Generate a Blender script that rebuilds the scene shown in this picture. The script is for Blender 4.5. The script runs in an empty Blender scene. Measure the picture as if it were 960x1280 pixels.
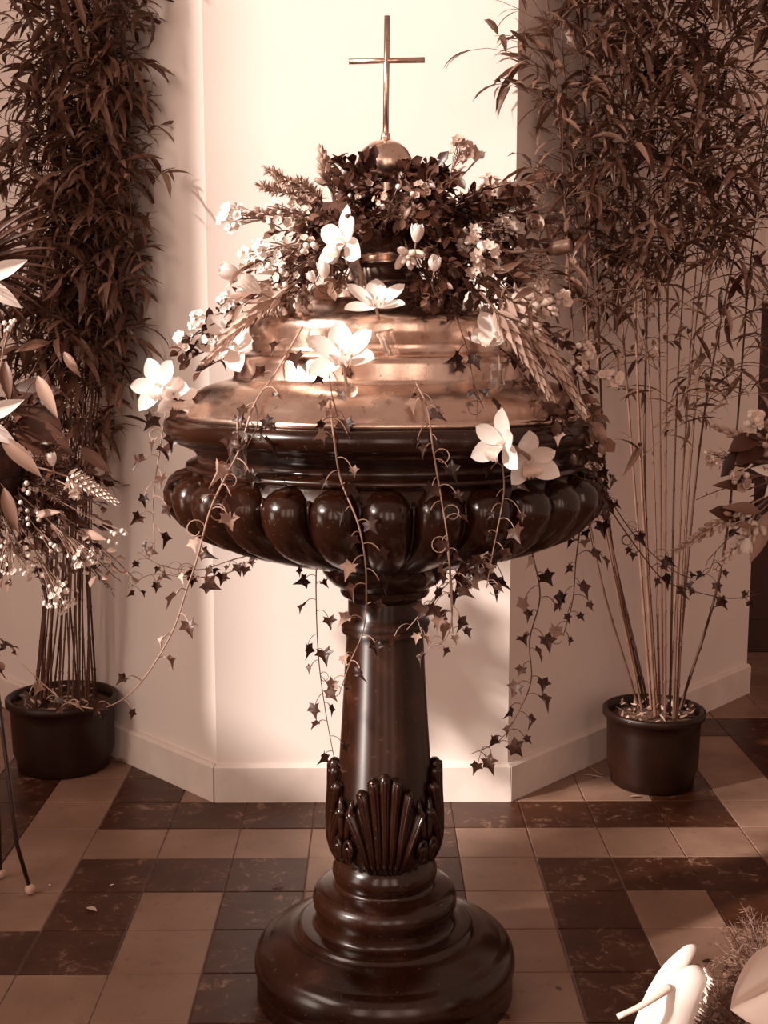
import bpy, math, random
from mathutils import Matrix, Vector
random.seed(11)
rnd = random.random
def U(a, b): return a + (b - a) * rnd()
PI = math.pi
scene = bpy.context.scene
COL = scene.collection

# ------------------------------------------------------------------ camera
FW, FH, FPX = 960, 1280, 1560.0
CAM_H = 1.371
PITCH = math.atan(223 / FPX)
YAW = math.atan(13 / FPX)
cam_data = bpy.data.cameras.new('camera')
cam_data.sensor_fit = 'HORIZONTAL'
cam_data.sensor_width = 36.0
cam_data.lens = 36.0 * FPX / FW
cam_data.clip_start = 0.05
camera = bpy.data.objects.new('camera', cam_data)
COL.objects.link(camera)
camera.location = (0, 0, CAM_H)
camera.rotation_euler = (PI / 2 - PITCH, 0, -YAW)
scene.camera = camera
CAM_R = camera.rotation_euler.to_matrix()
CAM_P = Vector((0, 0, CAM_H))

# ------------------------------------------------------------------ light
world = bpy.data.worlds.new('world')
scene.world = world
world.use_nodes = True
bg = world.node_tree.nodes['Background']
bg.inputs[0].default_value = (1.0, 0.60, 0.46, 1)      # dim warm light of the nave
bg.inputs[1].default_value = 0.38

SUN_EL = math.radians(28)
to_sun = Vector((-0.87 * math.cos(SUN_EL), -0.5 * math.cos(SUN_EL), math.sin(SUN_EL))).normalized()
sun_data = bpy.data.lights.new('sun', 'SUN')
sun_data.energy = 6.8
sun_data.angle = math.radians(2.5)
sun_data.color = (1.0, 0.875, 0.79)
sun = bpy.data.objects.new('sun', sun_data)
COL.objects.link(sun)
sun.location = to_sun * 12
sun.rotation_euler = (-to_sun).to_track_quat('-Z', 'Y').to_euler()

def area_lamp(name, loc, nrm, w, h, watts, color):
    d = bpy.data.lights.new(name, 'AREA')
    d.shape = 'RECTANGLE'; d.size = w; d.size_y = h
    d.energy = watts; d.color = color
    o = bpy.data.objects.new(name, d)
    COL.objects.link(o)
    o.location = loc
    o.rotation_euler = Vector(nrm).to_track_quat('-Z', 'Z').to_euler()
    return o
# daylight of the tall left window; low and back lamps added for reflections
area_lamp('daylight_tall_window', (-3.62, 0.52, 4.0), (1, 0, 0), 2.25, 3.0, 120, (1, .82, .70))
area_lamp('added_low_light', (-3.62, 0.55, 0.75), (1, 0, 0), 1.5, 1.1, 26, (1, .82, .70))  # unseen lamp added for the light streak on the column
for wx in (-2.3, 0.1, 2.3):
    area_lamp('added_back_light', (wx, -3.62, 2.6), (0, 1, 0), 1.1, 3.6, 34, (1, .74, .60))  # unseen lamps added to brighten what the brass reflects

scene.view_settings.view_transform = 'Standard'
scene.view_settings.look = 'None'
scene.view_settings.gamma = 1.0
scene.view_settings.use_curve_mapping = False
scene.view_settings.exposure = 0.0

# ------------------------------------------------------------------ projection helpers
def ray(px, py):
    d = CAM_R @ Vector(((px - FW / 2) / FPX, -(py - FH / 2) / FPX, -1.0))
    return d.normalized()
def W(px, py, Y):                       # point of the pixel's ray at depth Y
    d = ray(px, py)
    return CAM_P + d * (Y / d.y)
def F(px, py, z=0.0):                   # point of the pixel's ray on a level plane
    d = ray(px, py)
    return CAM_P + d * ((z - CAM_H) / d.z)

# ------------------------------------------------------------------ materials
def lin(c):
    c = c / 255.0
    return c / 12.92 if c <= 0.04045 else ((c + 0.055) / 1.055) ** 2.4
def RGB(r, g, b): return (lin(r), lin(g), lin(b), 1)

def new_mat(name, col, rough=0.6, metal=0.0, spec=0.5):
    m = bpy.data.materials.new(name)
    m.use_nodes = True
    b = m.node_tree.nodes['Principled BSDF']
    b.inputs['Base Color'].default_value = col
    b.inputs['Roughness'].default_value = rough
    b.inputs['Metallic'].default_value = metal
    b.inputs['Specular IOR Level'].default_value = spec
    return m
def nd(m, t, **kw):
    n = m.node_tree.nodes.new(t)
    for k, v in kw.items():
        setattr(n, k, v)
    return n
def lk(m, a, b): m.node_tree.links.new(a, b)
def bsdf(m): return m.node_tree.nodes['Principled BSDF']
def ramp(m, fac, stops):
    r = nd(m, 'ShaderNodeValToRGB')
    e = r.color_ramp.elements
    while len(e) > 1: e.remove(e[-1])
    e[0].position = stops[0][0]; e[0].color = stops[0][1]
    for p, c in stops[1:]:
        q = e.new(p); q.color = c
    lk(m, fac, r.inputs[0])
    return r
def noise(m, scale, detail=4, rough=0.55, coord='Object', dist=0.0):
    tc = nd(m, 'ShaderNodeTexCoord')
    n = nd(m, 'ShaderNodeTexNoise')
    n.inputs['Scale'].default_value = scale
    n.inputs['Detail'].default_value = detail
    n.inputs['Roughness'].default_value = rough
    n.inputs['Distortion'].default_value = dist
    lk(m, tc.outputs[coord], n.inputs['Vector'])
    return n
def bump(m, height, strength, dist=0.01):
    b = nd(m, 'ShaderNodeBump')
    b.inputs['Strength'].default_value = strength
    b.inputs['Distance'].default_value = dist
    lk(m, height, b.inputs['Height'])
    lk(m, b.outputs[0], bsdf(m).inputs['Normal'])
def mottled(name, c1, c2, scale=8, rough=0.6, bumpk=0.0, metal=0.0, spec=0.5, lo=.3, hi=.7):
    m = new_mat(name, c1, rough, metal, spec)
    n = noise(m, scale)
    r = ramp(m, n.outputs['Fac'], [(lo, c1), (hi, c2)])
    lk(m, r.outputs[0], bsdf(m).inputs['Base Color'])
    if bumpk: bump(m, n.outputs['Fac'], bumpk)
    return m
def leafmat(name, c1, c2, rough=0.45, trans=0.0, spec=0.4, island=False):
    """colour varies from leaf to leaf"""
    m = new_mat(name, c1, rough, 0, spec)
    if island:
        g = nd(m, 'ShaderNodeNewGeometry'); src = g.outputs['Random Per Island']
    else:
        g = nd(m, 'ShaderNodeObjectInfo'); src = g.outputs['Random']
    r = ramp(m, src, [(0.0, c1), (1.0, c2)])
    lk(m, r.outputs[0], bsdf(m).inputs['Base Color'])
    if trans:
        t = nd(m, 'ShaderNodeBsdfTranslucent')
        lk(m, r.outputs[0], t.inputs[0])
        mx = nd(m, 'ShaderNodeMixShader'); mx.inputs[0].default_value = trans
        out = m.node_tree.nodes['Material Output']
        lk(m, bsdf(m).outputs[0], mx.inputs[1]); lk(m, t.outputs[0], mx.inputs[2])
        lk(m, mx.outputs[0], out.inputs[0])
    return m

M = {}
M['plaster'] = mottled('plaster', RGB(232, 220, 213), RGB(238, 227, 220), 2.2, .75, .04)
M['base_paint'] = mottled('base_paint', RGB(222, 208, 199), RGB(236, 224, 216), 9, .6, .15)
M['room_plaster'] = mottled('room_plaster', RGB(205, 180, 165), RGB(214, 190, 176), 1.5, .8)
M['wood_dark'] = mottled('wood_dark', RGB(52, 24, 12), RGB(66, 34, 20), 5, .6)
M['grout'] = mottled('grout', RGB(150, 120, 104), RGB(120, 92, 76), 20, .8)
# pale stone tile
m = new_mat('tile_pale', RGB(170, 140, 124), .42, 0, .35)
n1 = noise(m, 5, 6); n2 = noise(m, 28, 5, .7)
r1 = ramp(m, n1.outputs['Fac'], [(.3, RGB(120, 92, 76)), (.55, RGB(136, 107, 91)), (.75, RGB(152, 123, 106))])
r2 = ramp(m, n2.outputs['Fac'], [(.30, RGB(196, 176, 166)), (.42, (1, 1, 1, 1))])
mx = nd(m, 'ShaderNodeMix', data_type='RGBA', blend_type='MULTIPLY'); mx.inputs[0].default_value = .6
lk(m, r1.outputs[0], mx.inputs[6]); lk(m, r2.outputs[0], mx.inputs[7])
lk(m, mx.outputs[2], bsdf(m).inputs['Base Color']); bump(m, n2.outputs['Fac'], .06)
M['tile_pale'] = m
# dark fossil tile with flaky pale veins
m = new_mat('tile_dark', RGB(80, 46, 32), .4, 0, .3)
n1 = noise(m, 7, 6, .65, dist=.6); n2 = noise(m, 21, 8, .72, dist=1.2)
r1 = ramp(m, n1.outputs['Fac'], [(.3, RGB(50, 23, 9)), (.7, RGB(76, 44, 28))])
r2 = ramp(m, n2.outputs['Fac'], [(.54, (0, 0, 0, 1)), (.64, (1, 1, 1, 1))])
r3 = ramp(m, n1.outputs['Fac'], [(.42, (0, 0, 0, 1)), (.58, (.8, .8, .8, 1))])
mul = nd(m, 'ShaderNodeMath', operation='MULTIPLY')
lk(m, r2.outputs[0], mul.inputs[0]); lk(m, r3.outputs[0], mul.inputs[1])
mx = nd(m, 'ShaderNodeMix', data_type='RGBA')
lk(m, mul.outputs[0], mx.inputs[0]); lk(m, r1.outputs[0], mx.inputs[6]); mx.inputs[7].default_value = RGB(150, 118, 100)
lk(m, mx.outputs[2], bsdf(m).inputs['Base Color']); bump(m, n2.outputs['Fac'], .08)
M['tile_dark'] = m
# polished dark marble of the font
m = new_mat('font_marble', RGB(52, 24, 12), .16, 0, .6)
n1 = noise(m, 9, 6, .6); n2 = noise(m, 120, 4, .7)
r1 = ramp(m, n1.outputs['Fac'], [(.3, RGB(24, 7, 1)), (.6, RGB(42, 18, 7)), (.8, RGB(74, 43, 29))])
r2 = ramp(m, n2.outputs['Fac'], [(.62, (0, 0, 0, 1)), (.74, (.35, .35, .35, 1))])
mx = nd(m, 'ShaderNodeMix', data_type='RGBA')
lk(m, r2.outputs[0], mx.inputs[0]); lk(m, r1.outputs[0], mx.inputs[6]); mx.inputs[7].default_value = RGB(150, 118, 102)
lk(m, mx.outputs[2], bsdf(m).inputs['Base Color'])
rr = ramp(m, n1.outputs['Fac'], [(.3, (.14, .14, .14, 1)), (.75, (.30, .30, .30, 1))])
lk(m, rr.outputs[0], bsdf(m).inputs['Roughness'])
bump(m, n1.outputs['Fac'], .03)
M['marble'] = m
m2 = m.copy(); m2.name = 'font_marble_turned'
b2 = m2.node_tree.nodes['Principled BSDF']
for l in list(m2.node_tree.links):
    if l.to_socket == b2.inputs['Roughness'] or l.to_socket == b2.inputs['Normal']: m2.node_tree.links.remove(l)
b2.inputs['Roughness'].default_value = .42
b2.inputs['Specular IOR Level'].default_value = .9
b2.inputs['Anisotropic'].default_value = .96
b2.inputs['Anisotropic Rotation'].default_value = .25
tg = m2.node_tree.nodes.new('ShaderNodeTangent'); tg.direction_type = 'RADIAL'; tg.axis = 'Z'
m2.node_tree.links.new(tg.outputs[0], b2.inputs['Tangent'])
M['marble_turned'] = m2
# brass of the cover
m = new_mat('brass', RGB(214, 180, 160), .14, 1.0)
n1 = noise(m, 6, 5, .6); n2 = noise(m, 60, 4, .7)
r1 = ramp(m, n1.outputs['Fac'], [(.3, RGB(222, 192, 174)), (.65, RGB(244, 224, 210))])
r2 = ramp(m, n2.outputs['Fac'], [(.60, (1, 1, 1, 1)), (.72, RGB(170, 138, 120))])
mx = nd(m, 'ShaderNodeMix', data_type='RGBA', blend_type='MULTIPLY'); mx.inputs[0].default_value = .8
lk(m, r1.outputs[0], mx.inputs[6]); lk(m, r2.outputs[0], mx.inputs[7])
lk(m, mx.outputs[2], bsdf(m).inputs['Base Color'])
rr = ramp(m, n1.outputs['Fac'], [(.3, (.18, .18, .18, 1)), (.7, (.34, .34, .34, 1))])
lk(m, rr.outputs[0], bsdf(m).inputs['Roughness'])
bump(m, n1.outputs['Fac'], .12, .02)
M['brass'] = m
M['pot'] = mottled('pot_plastic', RGB(28, 10, 3), RGB(40, 17, 8), 14, .42, spec=.35)
M['soil'] = mottled('potting_soil', RGB(52, 28, 16), RGB(96, 66, 50), 40, .9, .6)
M['litter'] = leafmat('dry_litter', RGB(150, 118, 100), RGB(210, 182, 165), .7, island=True)
M['cane'] = leafmat('bamboo_cane', RGB(62, 34, 22), RGB(124, 92, 76), .55, spec=.25)
M['cane_dark'] = leafmat('bamboo_cane_dark', RGB(58, 30, 18), RGB(110, 78, 62), .45)
M['bamboo_leaf'] = leafmat('bamboo_leaf', RGB(70, 40, 28), RGB(146, 114, 97), .42, .2)
M['bamboo_leaf_i'] = leafmat('bamboo_leaf_joined', RGB(70, 40, 27), RGB(136, 104, 87), .42, .2, island=True)
M['twig'] = new_mat('twig', RGB(105, 74, 58), .6)
M['ivy'] = leafmat('ivy_leaf', RGB(38, 16, 8), RGB(80, 50, 37), .4, .08)
M['ivy_pale'] = leafmat('ivy_leaf_pale', RGB(140, 108, 92), RGB(196, 168, 152), .45, .15)
M['ivy_stem'] = new_mat('ivy_stem', RGB(176, 146, 130), .55)
M['ivy_stem_dark'] = new_mat('ivy_stem_dark', RGB(84, 52, 38), .55)
M['stem'] = leafmat('flower_stem', RGB(120, 90, 74), RGB(170, 140, 124), .55)
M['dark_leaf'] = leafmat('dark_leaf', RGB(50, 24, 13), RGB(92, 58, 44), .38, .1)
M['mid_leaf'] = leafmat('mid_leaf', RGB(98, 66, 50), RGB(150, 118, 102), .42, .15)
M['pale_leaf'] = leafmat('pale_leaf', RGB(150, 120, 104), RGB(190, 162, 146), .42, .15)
M['needle'] = leafmat('needle', RGB(124, 92, 76), RGB(196, 168, 152), .5, .1, island=True)
M['needle_dark'] = leafmat('needle_dark', RGB(62, 33, 21), RGB(118, 86, 70), .5, .1, island=True)
M['fern'] = leafmat('fern', RGB(74, 43, 30), RGB(132, 100, 84), .55, .15, island=True)
M['white_petal'] = leafmat('white_petal', RGB(246, 236, 229), RGB(252, 245, 240), .5, .25)
M['lip'] = mottled('orchid_lip', RGB(240, 222, 212), RGB(205, 176, 162), 60, .5)
M['cream_petal'] = leafmat('cream_petal', RGB(226, 204, 190), RGB(246, 232, 222), .5, .2)
M['tan_petal'] = leafmat('tan_petal', RGB(168, 138, 122), RGB(222, 198, 184), .5, .2)
M['berry'] = leafmat('berry', RGB(225, 203, 190), RGB(248, 238, 230), .3)
M['eye'] = new_mat('flower_eye', RGB(48, 22, 12), .4)
M['foam'] = mottled('floral_foam', RGB(46, 22, 12), RGB(84, 52, 38), 40, .9, .8)
M['iron'] = new_mat('stand_iron', RGB(46, 22, 12), .4, .3)
M['rubber'] = new_mat('stand_foot', RGB(190, 160, 145), .6)
m = new_mat('clear_glass', (.92, .86, .82, 1), .03)
bsdf(m).inputs['Transmission Weight'].default_value = .92
bsdf(m).inputs['IOR'].default_value = 1.3
M['glass'] = m
M['window_glass'] = m

# ------------------------------------------------------------------ mesh helpers
class MB:
    def __init__(s): s.v = []; s.f = []
    def add(s, vs, fs):
        k = len(s.v)
        s.v.extend([Vector(v) for v in vs]); s.f.extend([tuple(i + k for i in f) for f in fs])
        return s
    def box(s, a, b):
        x0, y0, z0 = a; x1, y1, z1 = b
        return s.add([(x0, y0, z0), (x1, y0, z0), (x1, y1, z0), (x0, y1, z0), (x0, y0, z1), (x1, y0, z1), (x1, y1, z1), (x0, y1, z1)],
                     [(0, 3, 2, 1), (4, 5, 6, 7), (0, 1, 5, 4), (1, 2, 6, 5), (2, 3, 7, 6), (3, 0, 4, 7)])
    def prism(s, pts, z0, z1):          # plan polygon, counter-clockwise
        n = len(pts)
        vs = [(p[0], p[1], z0) for p in pts] + [(p[0], p[1], z1) for p in pts]
        fs = [tuple(range(n - 1, -1, -1)), tuple(range(n, 2 * n))]
        fs += [(i, (i + 1) % n, n + (i + 1) % n, n + i) for i in range(n)]
        return s.add(vs, fs)
    def lathe(s, prof, n=64, c=(0, 0)):  # prof: (r, z) from top to bottom
        vs = []; fs = []
        for r, z in prof:
            for i in range(n):
                a = 2 * PI * i / n
                vs.append((c[0] + r * math.cos(a), c[1] + r * math.sin(a), z))
        for j in range(len(prof) - 1):
            for i in range(n):
                k = (i + 1) % n
                fs.append((j * n + i, (j + 1) * n + i, (j + 1) * n + k, j * n + k))
        s.add(vs, fs)
        return s
    def tube(s, pts, rad, n=5, cap=True):
        pts = [Vector(p) for p in pts]
        m = len(pts)
        if not hasattr(rad, '__len__'): rad = [rad] * m
        vs = []; fs = []
        prev = None
        for i, p in enumerate(pts):
            t = (pts[min(i + 1, m - 1)] - pts[max(i - 1, 0)])
            if t.length < 1e-9: t = Vector((0, 0, 1))
            t.normalize()
            if prev is None:
                u = t.orthogonal().normalized()
            else:
                u = prev - t * prev.dot(t)
                u = u.normalized() if u.length > 1e-6 else t.orthogonal().normalized()
            prev = u
            w = t.cross(u)
            for k in range(n):
                a = 2 * PI * k / n
                vs.append(p + (u * math.cos(a) + w * math.sin(a)) * rad[i])
        for i in range(m - 1):
            for k in range(n):
                q = (k + 1) % n
                fs.append((i * n + k, i * n + q, (i + 1) * n + q, (i + 1) * n + k))
        if cap:
            fs.append(tuple(range(n - 1, -1, -1)))
            fs.append(tuple((m - 1) * n + k for k in range(n)))
        return s.add(vs, fs)
    def ball(s, c, r, n=8, m=5, mat=None):
        c = Vector(c)
        if not hasattr(r, '__len__'): r = (r, r, r)
        vs = [Vector((0, 0, r[2]))]
        for j in range(1, m):
            th = PI * j / m
            for i in range(n):
                a = 2 * PI * i / n
                vs.append(Vector((r[0] * math.sin(th) * math.cos(a), r[1] * math.sin(th) * math.sin(a), r[2] * math.cos(th))))
        vs.append(Vector((0, 0, -r[2])))
        fs = [(0, 1 + i, 1 + (i + 1) % n) for i in range(n)]
        for j in range(m - 2):
            for i in range(n):
                k = (i + 1) % n
                fs.append((1 + j * n + i, 1 + (j + 1) * n + i, 1 + (j + 1) * n + k, 1 + j * n + k))
        L = len(vs) - 1; b = 1 + (m - 2) * n
        fs += [(L, b + (i + 1) % n, b + i) for i in range(n)]
        if mat is not None: vs = [mat @ v for v in vs]
        return s.add([v + c for v in vs], fs)
    def xf(s, mat):
        s.v = [mat @ v for v in s.v]; return s
    def merge(s, o, mat=None):
        return s.add([mat @ v for v in o.v] if mat is not None else o.v, o.f)
    def mesh(s, name, mat, smooth=True):
        me = bpy.data.meshes.new(name)
        me.from_pydata([tuple(v) for v in s.v], [], s.f)
        if smooth: me.polygons.foreach_set('use_smooth', [True] * len(me.polygons))
        me.materials.append(mat)
        me.update()
        return me

def link(name, data, parent=None, mat=None):
    o = bpy.data.objects.new(name, data)
    COL.objects.link(o)
    if parent is not None: o.parent = parent
    if mat is not None: o.matrix_basis = mat
    return o
def tag(o, label, cat, group=None):
    o['label'] = label; o['category'] = cat
    if group: o['group'] = group
    return o
def struct(o): o['kind'] = 'structure'; return o
def stuff(o): o['kind'] = 'stuff'; return o
def thing(name, label, cat, mat=None, group=None):
    o = link(name, None, None, mat if mat is not None else Matrix.Identity(4))
    o.empty_display_size = .02
    return tag(o, label, cat, group)
def T(v): return Matrix.Translation(Vector(v))
def part(root, name, mb, mat, smooth=True, local=True):
    """mesh given in world space (local=False) or in the root's space"""
    if not local:
        mb.xf(root.matrix_basis.inverted())
    return link(name, mb.mesh(name, mat, smooth), root)
def frame(loc, z, up=(0, 0, 1), roll=0.0):
    z = Vector(z).normalized(); up = Vector(up)
    x = up.cross(z)
    if x.length < 1e-4: x = z.orthogonal()
    x.normalize(); y = z.cross(x)
    m = Matrix((x, y, z)).transposed().to_4x4()
    return T(loc) @ m @ Matrix.Rotation(roll, 4, 'Z')
def S(a): return Matrix.Scale(a, 4)
def smooth_path(pts, k=5):
    pts = [Vector(p) for p in pts]
    if len(pts) < 3: 
        return [pts[0].lerp(pts[-1], i / k) for i in range(k + 1)]
    out = []
    P = [2 * pts[0] - pts[1]] + pts + [2 * pts[-1] - pts[-2]]
    for i in range(1, len(P) - 2):
        a, b, c, d = P[i - 1], P[i], P[i + 1], P[i + 2]
        for j in range(k):
            t = j / k
            out.append(.5 * ((2 * b) + (c - a) * t + (2 * a - 5 * b + 4 * c - d) * t * t + (3 * b - a - 3 * c + d) * t ** 3))
    out.append(pts[-1])
    return out
def bez(a, b, c, n=6):
    a, b, c = Vector(a), Vector(b), Vector(c)
    return [a * (1 - t) ** 2 + b * 2 * t * (1 - t) + c * t * t for t in [i / n for i in range(n + 1)]]

def petal(L, Wd, curl=0.3, cup=0.2, peak=0.5, sharp=1.0, nu=7, nv=4, wave=0.0):
    """blade along +Y from the origin, facing +Z; curl bends the tip towards -Z when positive"""
    b = MB(); vs = []
    kk = math.log(.5) / math.log(peak)
    y = 0; z = 0; a = -curl * .35
    for i in range(nu + 1):
        t = i / nu
        if i:
            a = curl * (t - .35)
            y += L / nu * math.cos(a); z -= L / nu * math.sin(a)
        w = max(0.0, math.sin(PI * t ** kk)) ** (.78 * sharp)
        w = max(w, .12 if i == 0 else .015) * Wd / 2
        for j in range(nv + 1):
            u = 2 * j / nv - 1
            vs.append((u * w, y, z + cup * w * u * u + wave * Wd * math.sin(t * 9 + u * 4) * abs(u)))
    fs = []
    for i in range(nu):
        for j in range(nv):
            k = i * (nv + 1) + j
            fs.append((k, k + 1, k + nv + 2, k + nv + 1))
    return b.add(vs, fs)
def leaf_blade(L, Wd, droop=.6, fold=.25, n=4):
    """lanceolate leaf of few triangles along +Y"""
    b = MB(); vs = [(0, 0, 0)]; y = z = 0
    for i in range(1, n):
        t = i / n
        a = droop * (t - .2)
        y += L / n * math.cos(a); z -= L / n * math.sin(a)
        w = Wd / 2 * math.sin(PI * t ** .75) ** .8
        vs += [(-w, y, z + fold * w), (0, y, z), (w, y, z + fold * w)]
    a = droop * .9
    vs.append((0, y + L / n * math.cos(a), z - L / n * math.sin(a)))
    fs = [(0, 2, 1), (0, 3, 2)]
    for i in range(n - 2):
        k = 1 + 3 * i
        fs += [(k, k + 1, k + 4, k + 3), (k + 1, k + 2, k + 5, k + 4)]
    k = 1 + 3 * (n - 2); e = len(vs) - 1
    fs += [(k, k + 1, e), (k + 1, k + 2, e)]
    return b.add(vs, fs)
def ivy_leaf():
    pol = [(0, 0), (-.14, -.12), (-.30, -.13), (-.46, -.20), (-.40, .02), (-.40, .16), (-.52, .26), (-.66, .40), (-.40, .44), (-.24, .52), (-.12, .72), (0, 1.0),
           (.12, .70), (.22, .50), (.38, .42), (.60, .36), (.50, .24), (.40, .14), (.38, .0), (.44, -.20), (.28, -.13), (.14, -.12)]
    b = MB()
    f = lambda x, y: (x, y, .42 * abs(x) - .42 * max(0, y - .35) ** 1.3 - .30 * max(0, abs(x) - .40) - .25 * max(0, -y))
    vs = [f(*p) for p in pol] + [f(0, .28)]
    c = len(pol)
    return b.add(vs, [(c, (i + 1) % c, i) for i in range(c)])

# ------------------------------------------------------------------ setting: floor
TW = 0.2
Y1072 = F(467, 1072).y
GX0 = F(481, 1113).x
DARK = set()
for c in range(-4, 0): DARK.add((c, 0))
for c in range(0, 5): DARK.add((c, 0))
for r in range(0, 9): DARK.add((0, r))
for c in (-4, -3, -2): DARK.add((c, 2))
for r in (3, 4): DARK.add((-4, r))
for c in (-7, -6, -5): DARK.add((c, 4))
for r in range(3, 9): DARK.add((-2, r))
for c in (2, 3, 4): DARK.add((c, 2))
for r in range(3, 9): DARK.add((2, r))
DARK.add((4, 3))
for r in range(-5, 3): DARK.add((-6, r))
for r in (-1, -2): DARK.add((-4, r))
DARK.add((4, -1)); DARK.add((4, -2))
for r in range(-3, 2): DARK.add((6, r))
for c in range(4, 12): DARK.add((c, -4))
for c in range(-5, -2): DARK.add((c, 7))
for c in (5, 6, 7): DARK.add((c, 4)); DARK.add((c, 6))

b = MB().box((-3.8, -3.8, -.12), (3.9, 7.2, -.004))
floor = struct(link('floor', b.mesh('floor', M['grout'], False)))
floor['label'] = 'floor of square pale and dark stone tiles in a labyrinth pattern'
tile_v = []
for k in range(3):
    g = .0012 + .0004 * k
    a, c = g, TW - g
    bv = .002
    tb = MB().add([(a, a, -.006), (c, a, -.006), (c, c, -.006), (a, c, -.006), (a, a, -.0015), (c, a, -.0015), (c, c, -.0015), (a, c, -.0015),
                   (a + bv, a + bv, 0), (c - bv, a + bv, 0), (c - bv, c - bv, 0), (a + bv, c - bv, 0)],
                  [(0, 1, 5, 4), (1, 2, 6, 5), (2, 3, 7, 6), (3, 0, 4, 7), (4, 5, 9, 8), (5, 6, 10, 9), (6, 7, 11, 10), (7, 4, 8, 11), (8, 9, 10, 11)])
    tile_v.append(tb)
# tiles take their pattern from where they lie: a mesh of its own per tile keeps the veins different
for r in range(-7, 8):
    for c in range(-9, 11):
        y1 = Y1072 + (2 - r) * TW
        x0 = GX0 + c * TW
        lim = 0.34 * y1 + .25
        if x0 + TW < -lim or x0 > lim or y1 > 5.0: continue
        dk = (c, r) in DARK
        mb = MB().merge(tile_v[(c * 7 + r * 3) % 3])
        ox, oy = x0, y1 - TW
        mb.xf(T((ox, oy, random.choice((-.0004, 0, 0, .0003)))))
        link('tile', mb.mesh('tile', M['tile_dark' if dk else 'tile_pale'], False), floor)

# ------------------------------------------------------------------ setting: polygonal pier and walls
PL = F(272, 1000); PR = F(634, 1000)
fy = (PL.y + PR.y) / 2
PL.y = PR.y = fy
PRE = F(932, 865)
dR = (PRE - PR)
PLE = Vector((PL.x - 1.05, PL.y + 1.12, 0))
HW = 4.4
plan = [(PL.x, PL.y), (PR.x, PR.y), (PRE.x, PRE.y), (PRE.x, PRE.y + 1.0), (PLE.x, PLE.y + 1.0), (PLE.x, PLE.y)]
b = MB().prism(plan, 0, HW)
wall_pier = struct(link('wall_front', b.mesh('wall_front', M['plaster'], False)))
wall_pier['label'] = 'three-sided pale plaster pier behind the font'
# skirting: one board for each face
def offset_pt(p, n1, n2, d):
    n = (n1 + n2); k = d / (1 + n1.dot(n2))
    return Vector((p.x + n.x * k, p.y + n.y * k, 0))
nF = Vector((0, -1, 0))
nR = Vector((dR.y, -dR.x, 0)).normalized()
dL = PLE - PL
nL = Vector((-dL.y, dL.x, 0)).normalized()
if nL.y > 0: nL = -nL
SK_H, SK_D = W(450, 954, fy).z, .018
def skirting(name, a, bb, ao, bo):
    q = MB()
    vs = [(a.x, a.y, 0), (bb.x, bb.y, 0), (bo.x, bo.y, 0), (ao.x, ao.y, 0)]
    h1 = SK_H - .008
    k = .5
    ai = a.lerp(ao, k); bi = bb.lerp(bo, k)
    q.add([(ao.x, ao.y, 0), (bo.x, bo.y, 0), (bo.x, bo.y, h1), (ao.x, ao.y, h1), (ai.x, ai.y, SK_H), (bi.x, bi.y, SK_H), (bb.x, bb.y, SK_H), (a.x, a.y, SK_H), (a.x, a.y, 0), (bb.x, bb.y, 0)],
          [(0, 1, 2, 3), (3, 2, 5, 4), (4, 5, 6, 7), (0, 3, 4, 7, 8), (1, 9, 6, 5, 2), (8, 9, 1, 0), (7, 6, 9, 8)])
    o = struct(link(name, q.mesh(name, M['base_paint'], False)))
    return o
oPL = offset_pt(PL, nF, nL, SK_D); oPR = offset_pt(PR, nF, nR, SK_D)
gap = Vector((.0022, 0, 0))
skirting('baseboard_front', PL, PR, oPL + gap, oPR - gap)['label'] = 'pale painted skirting board on the lit middle face of the pier'
skirting('baseboard_left', PLE, PL, PLE + nL * SK_D, oPL - gap)['label'] = 'pale painted skirting board behind the left bamboo pot'
skirting('baseboard_right', PR, PRE, oPR + gap, PRE + nR * SK_D)['label'] = 'shaded painted skirting board behind the right bamboo pot'
# stone ledge and pilaster strip at the far end of the right face
uR = dR.normalized()
def along(t, d, z): return Vector((PR.x + uR.x * t + nR.x * d, PR.y + uR.y * t + nR.y * d, z))
LR = dR.length
z_l0 = W(925, 377, PRE.y).z; z_l1 = W(925, 352, PRE.y).z
def slab(name, t0, t1, d0, d1, z0, z1, mat):
    ps = [along(t0, d1, 0), along(t1, d1, 0), along(t1, d0, 0), along(t0, d0, 0)]
    return struct(link(name, MB().prism([(p.x, p.y) for p in ps], z0, z1).mesh(name, mat, False)))
slab('trim_1', LR - .045, LR + .45, -.10, .045, z_l0, z_l1, M['base_paint'])['label'] = 'projecting stone ledge at the end of the shaded pier face'
slab('trim_2', LR - .035, LR + .055, -.05, .022, z_l1, HW, M['plaster'])['label'] = 'narrow plaster pilaster strip standing on the stone ledge'
# dark timber door beyond the pier
DY = PRE.y + .62
dr = MB().box((PRE.x - .2, DY, 0), (PRE.x + 1.4, DY + .08, 2.6))
door = struct(link('door_1', dr.mesh('door_1', M['wood_dark'], False)))
door['label'] = 'dark timber door in the gap beyond the pier'
for i in range(3):
    for j in range(3):
        q = MB().box((PRE.x - .1 + i * .5, DY - .015, .15 + j * .8), (PRE.x + .3 + i * .5, DY, .82 + j * .8))
        link('panel', q.mesh('panel', M['wood_dark'], False), door)
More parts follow.
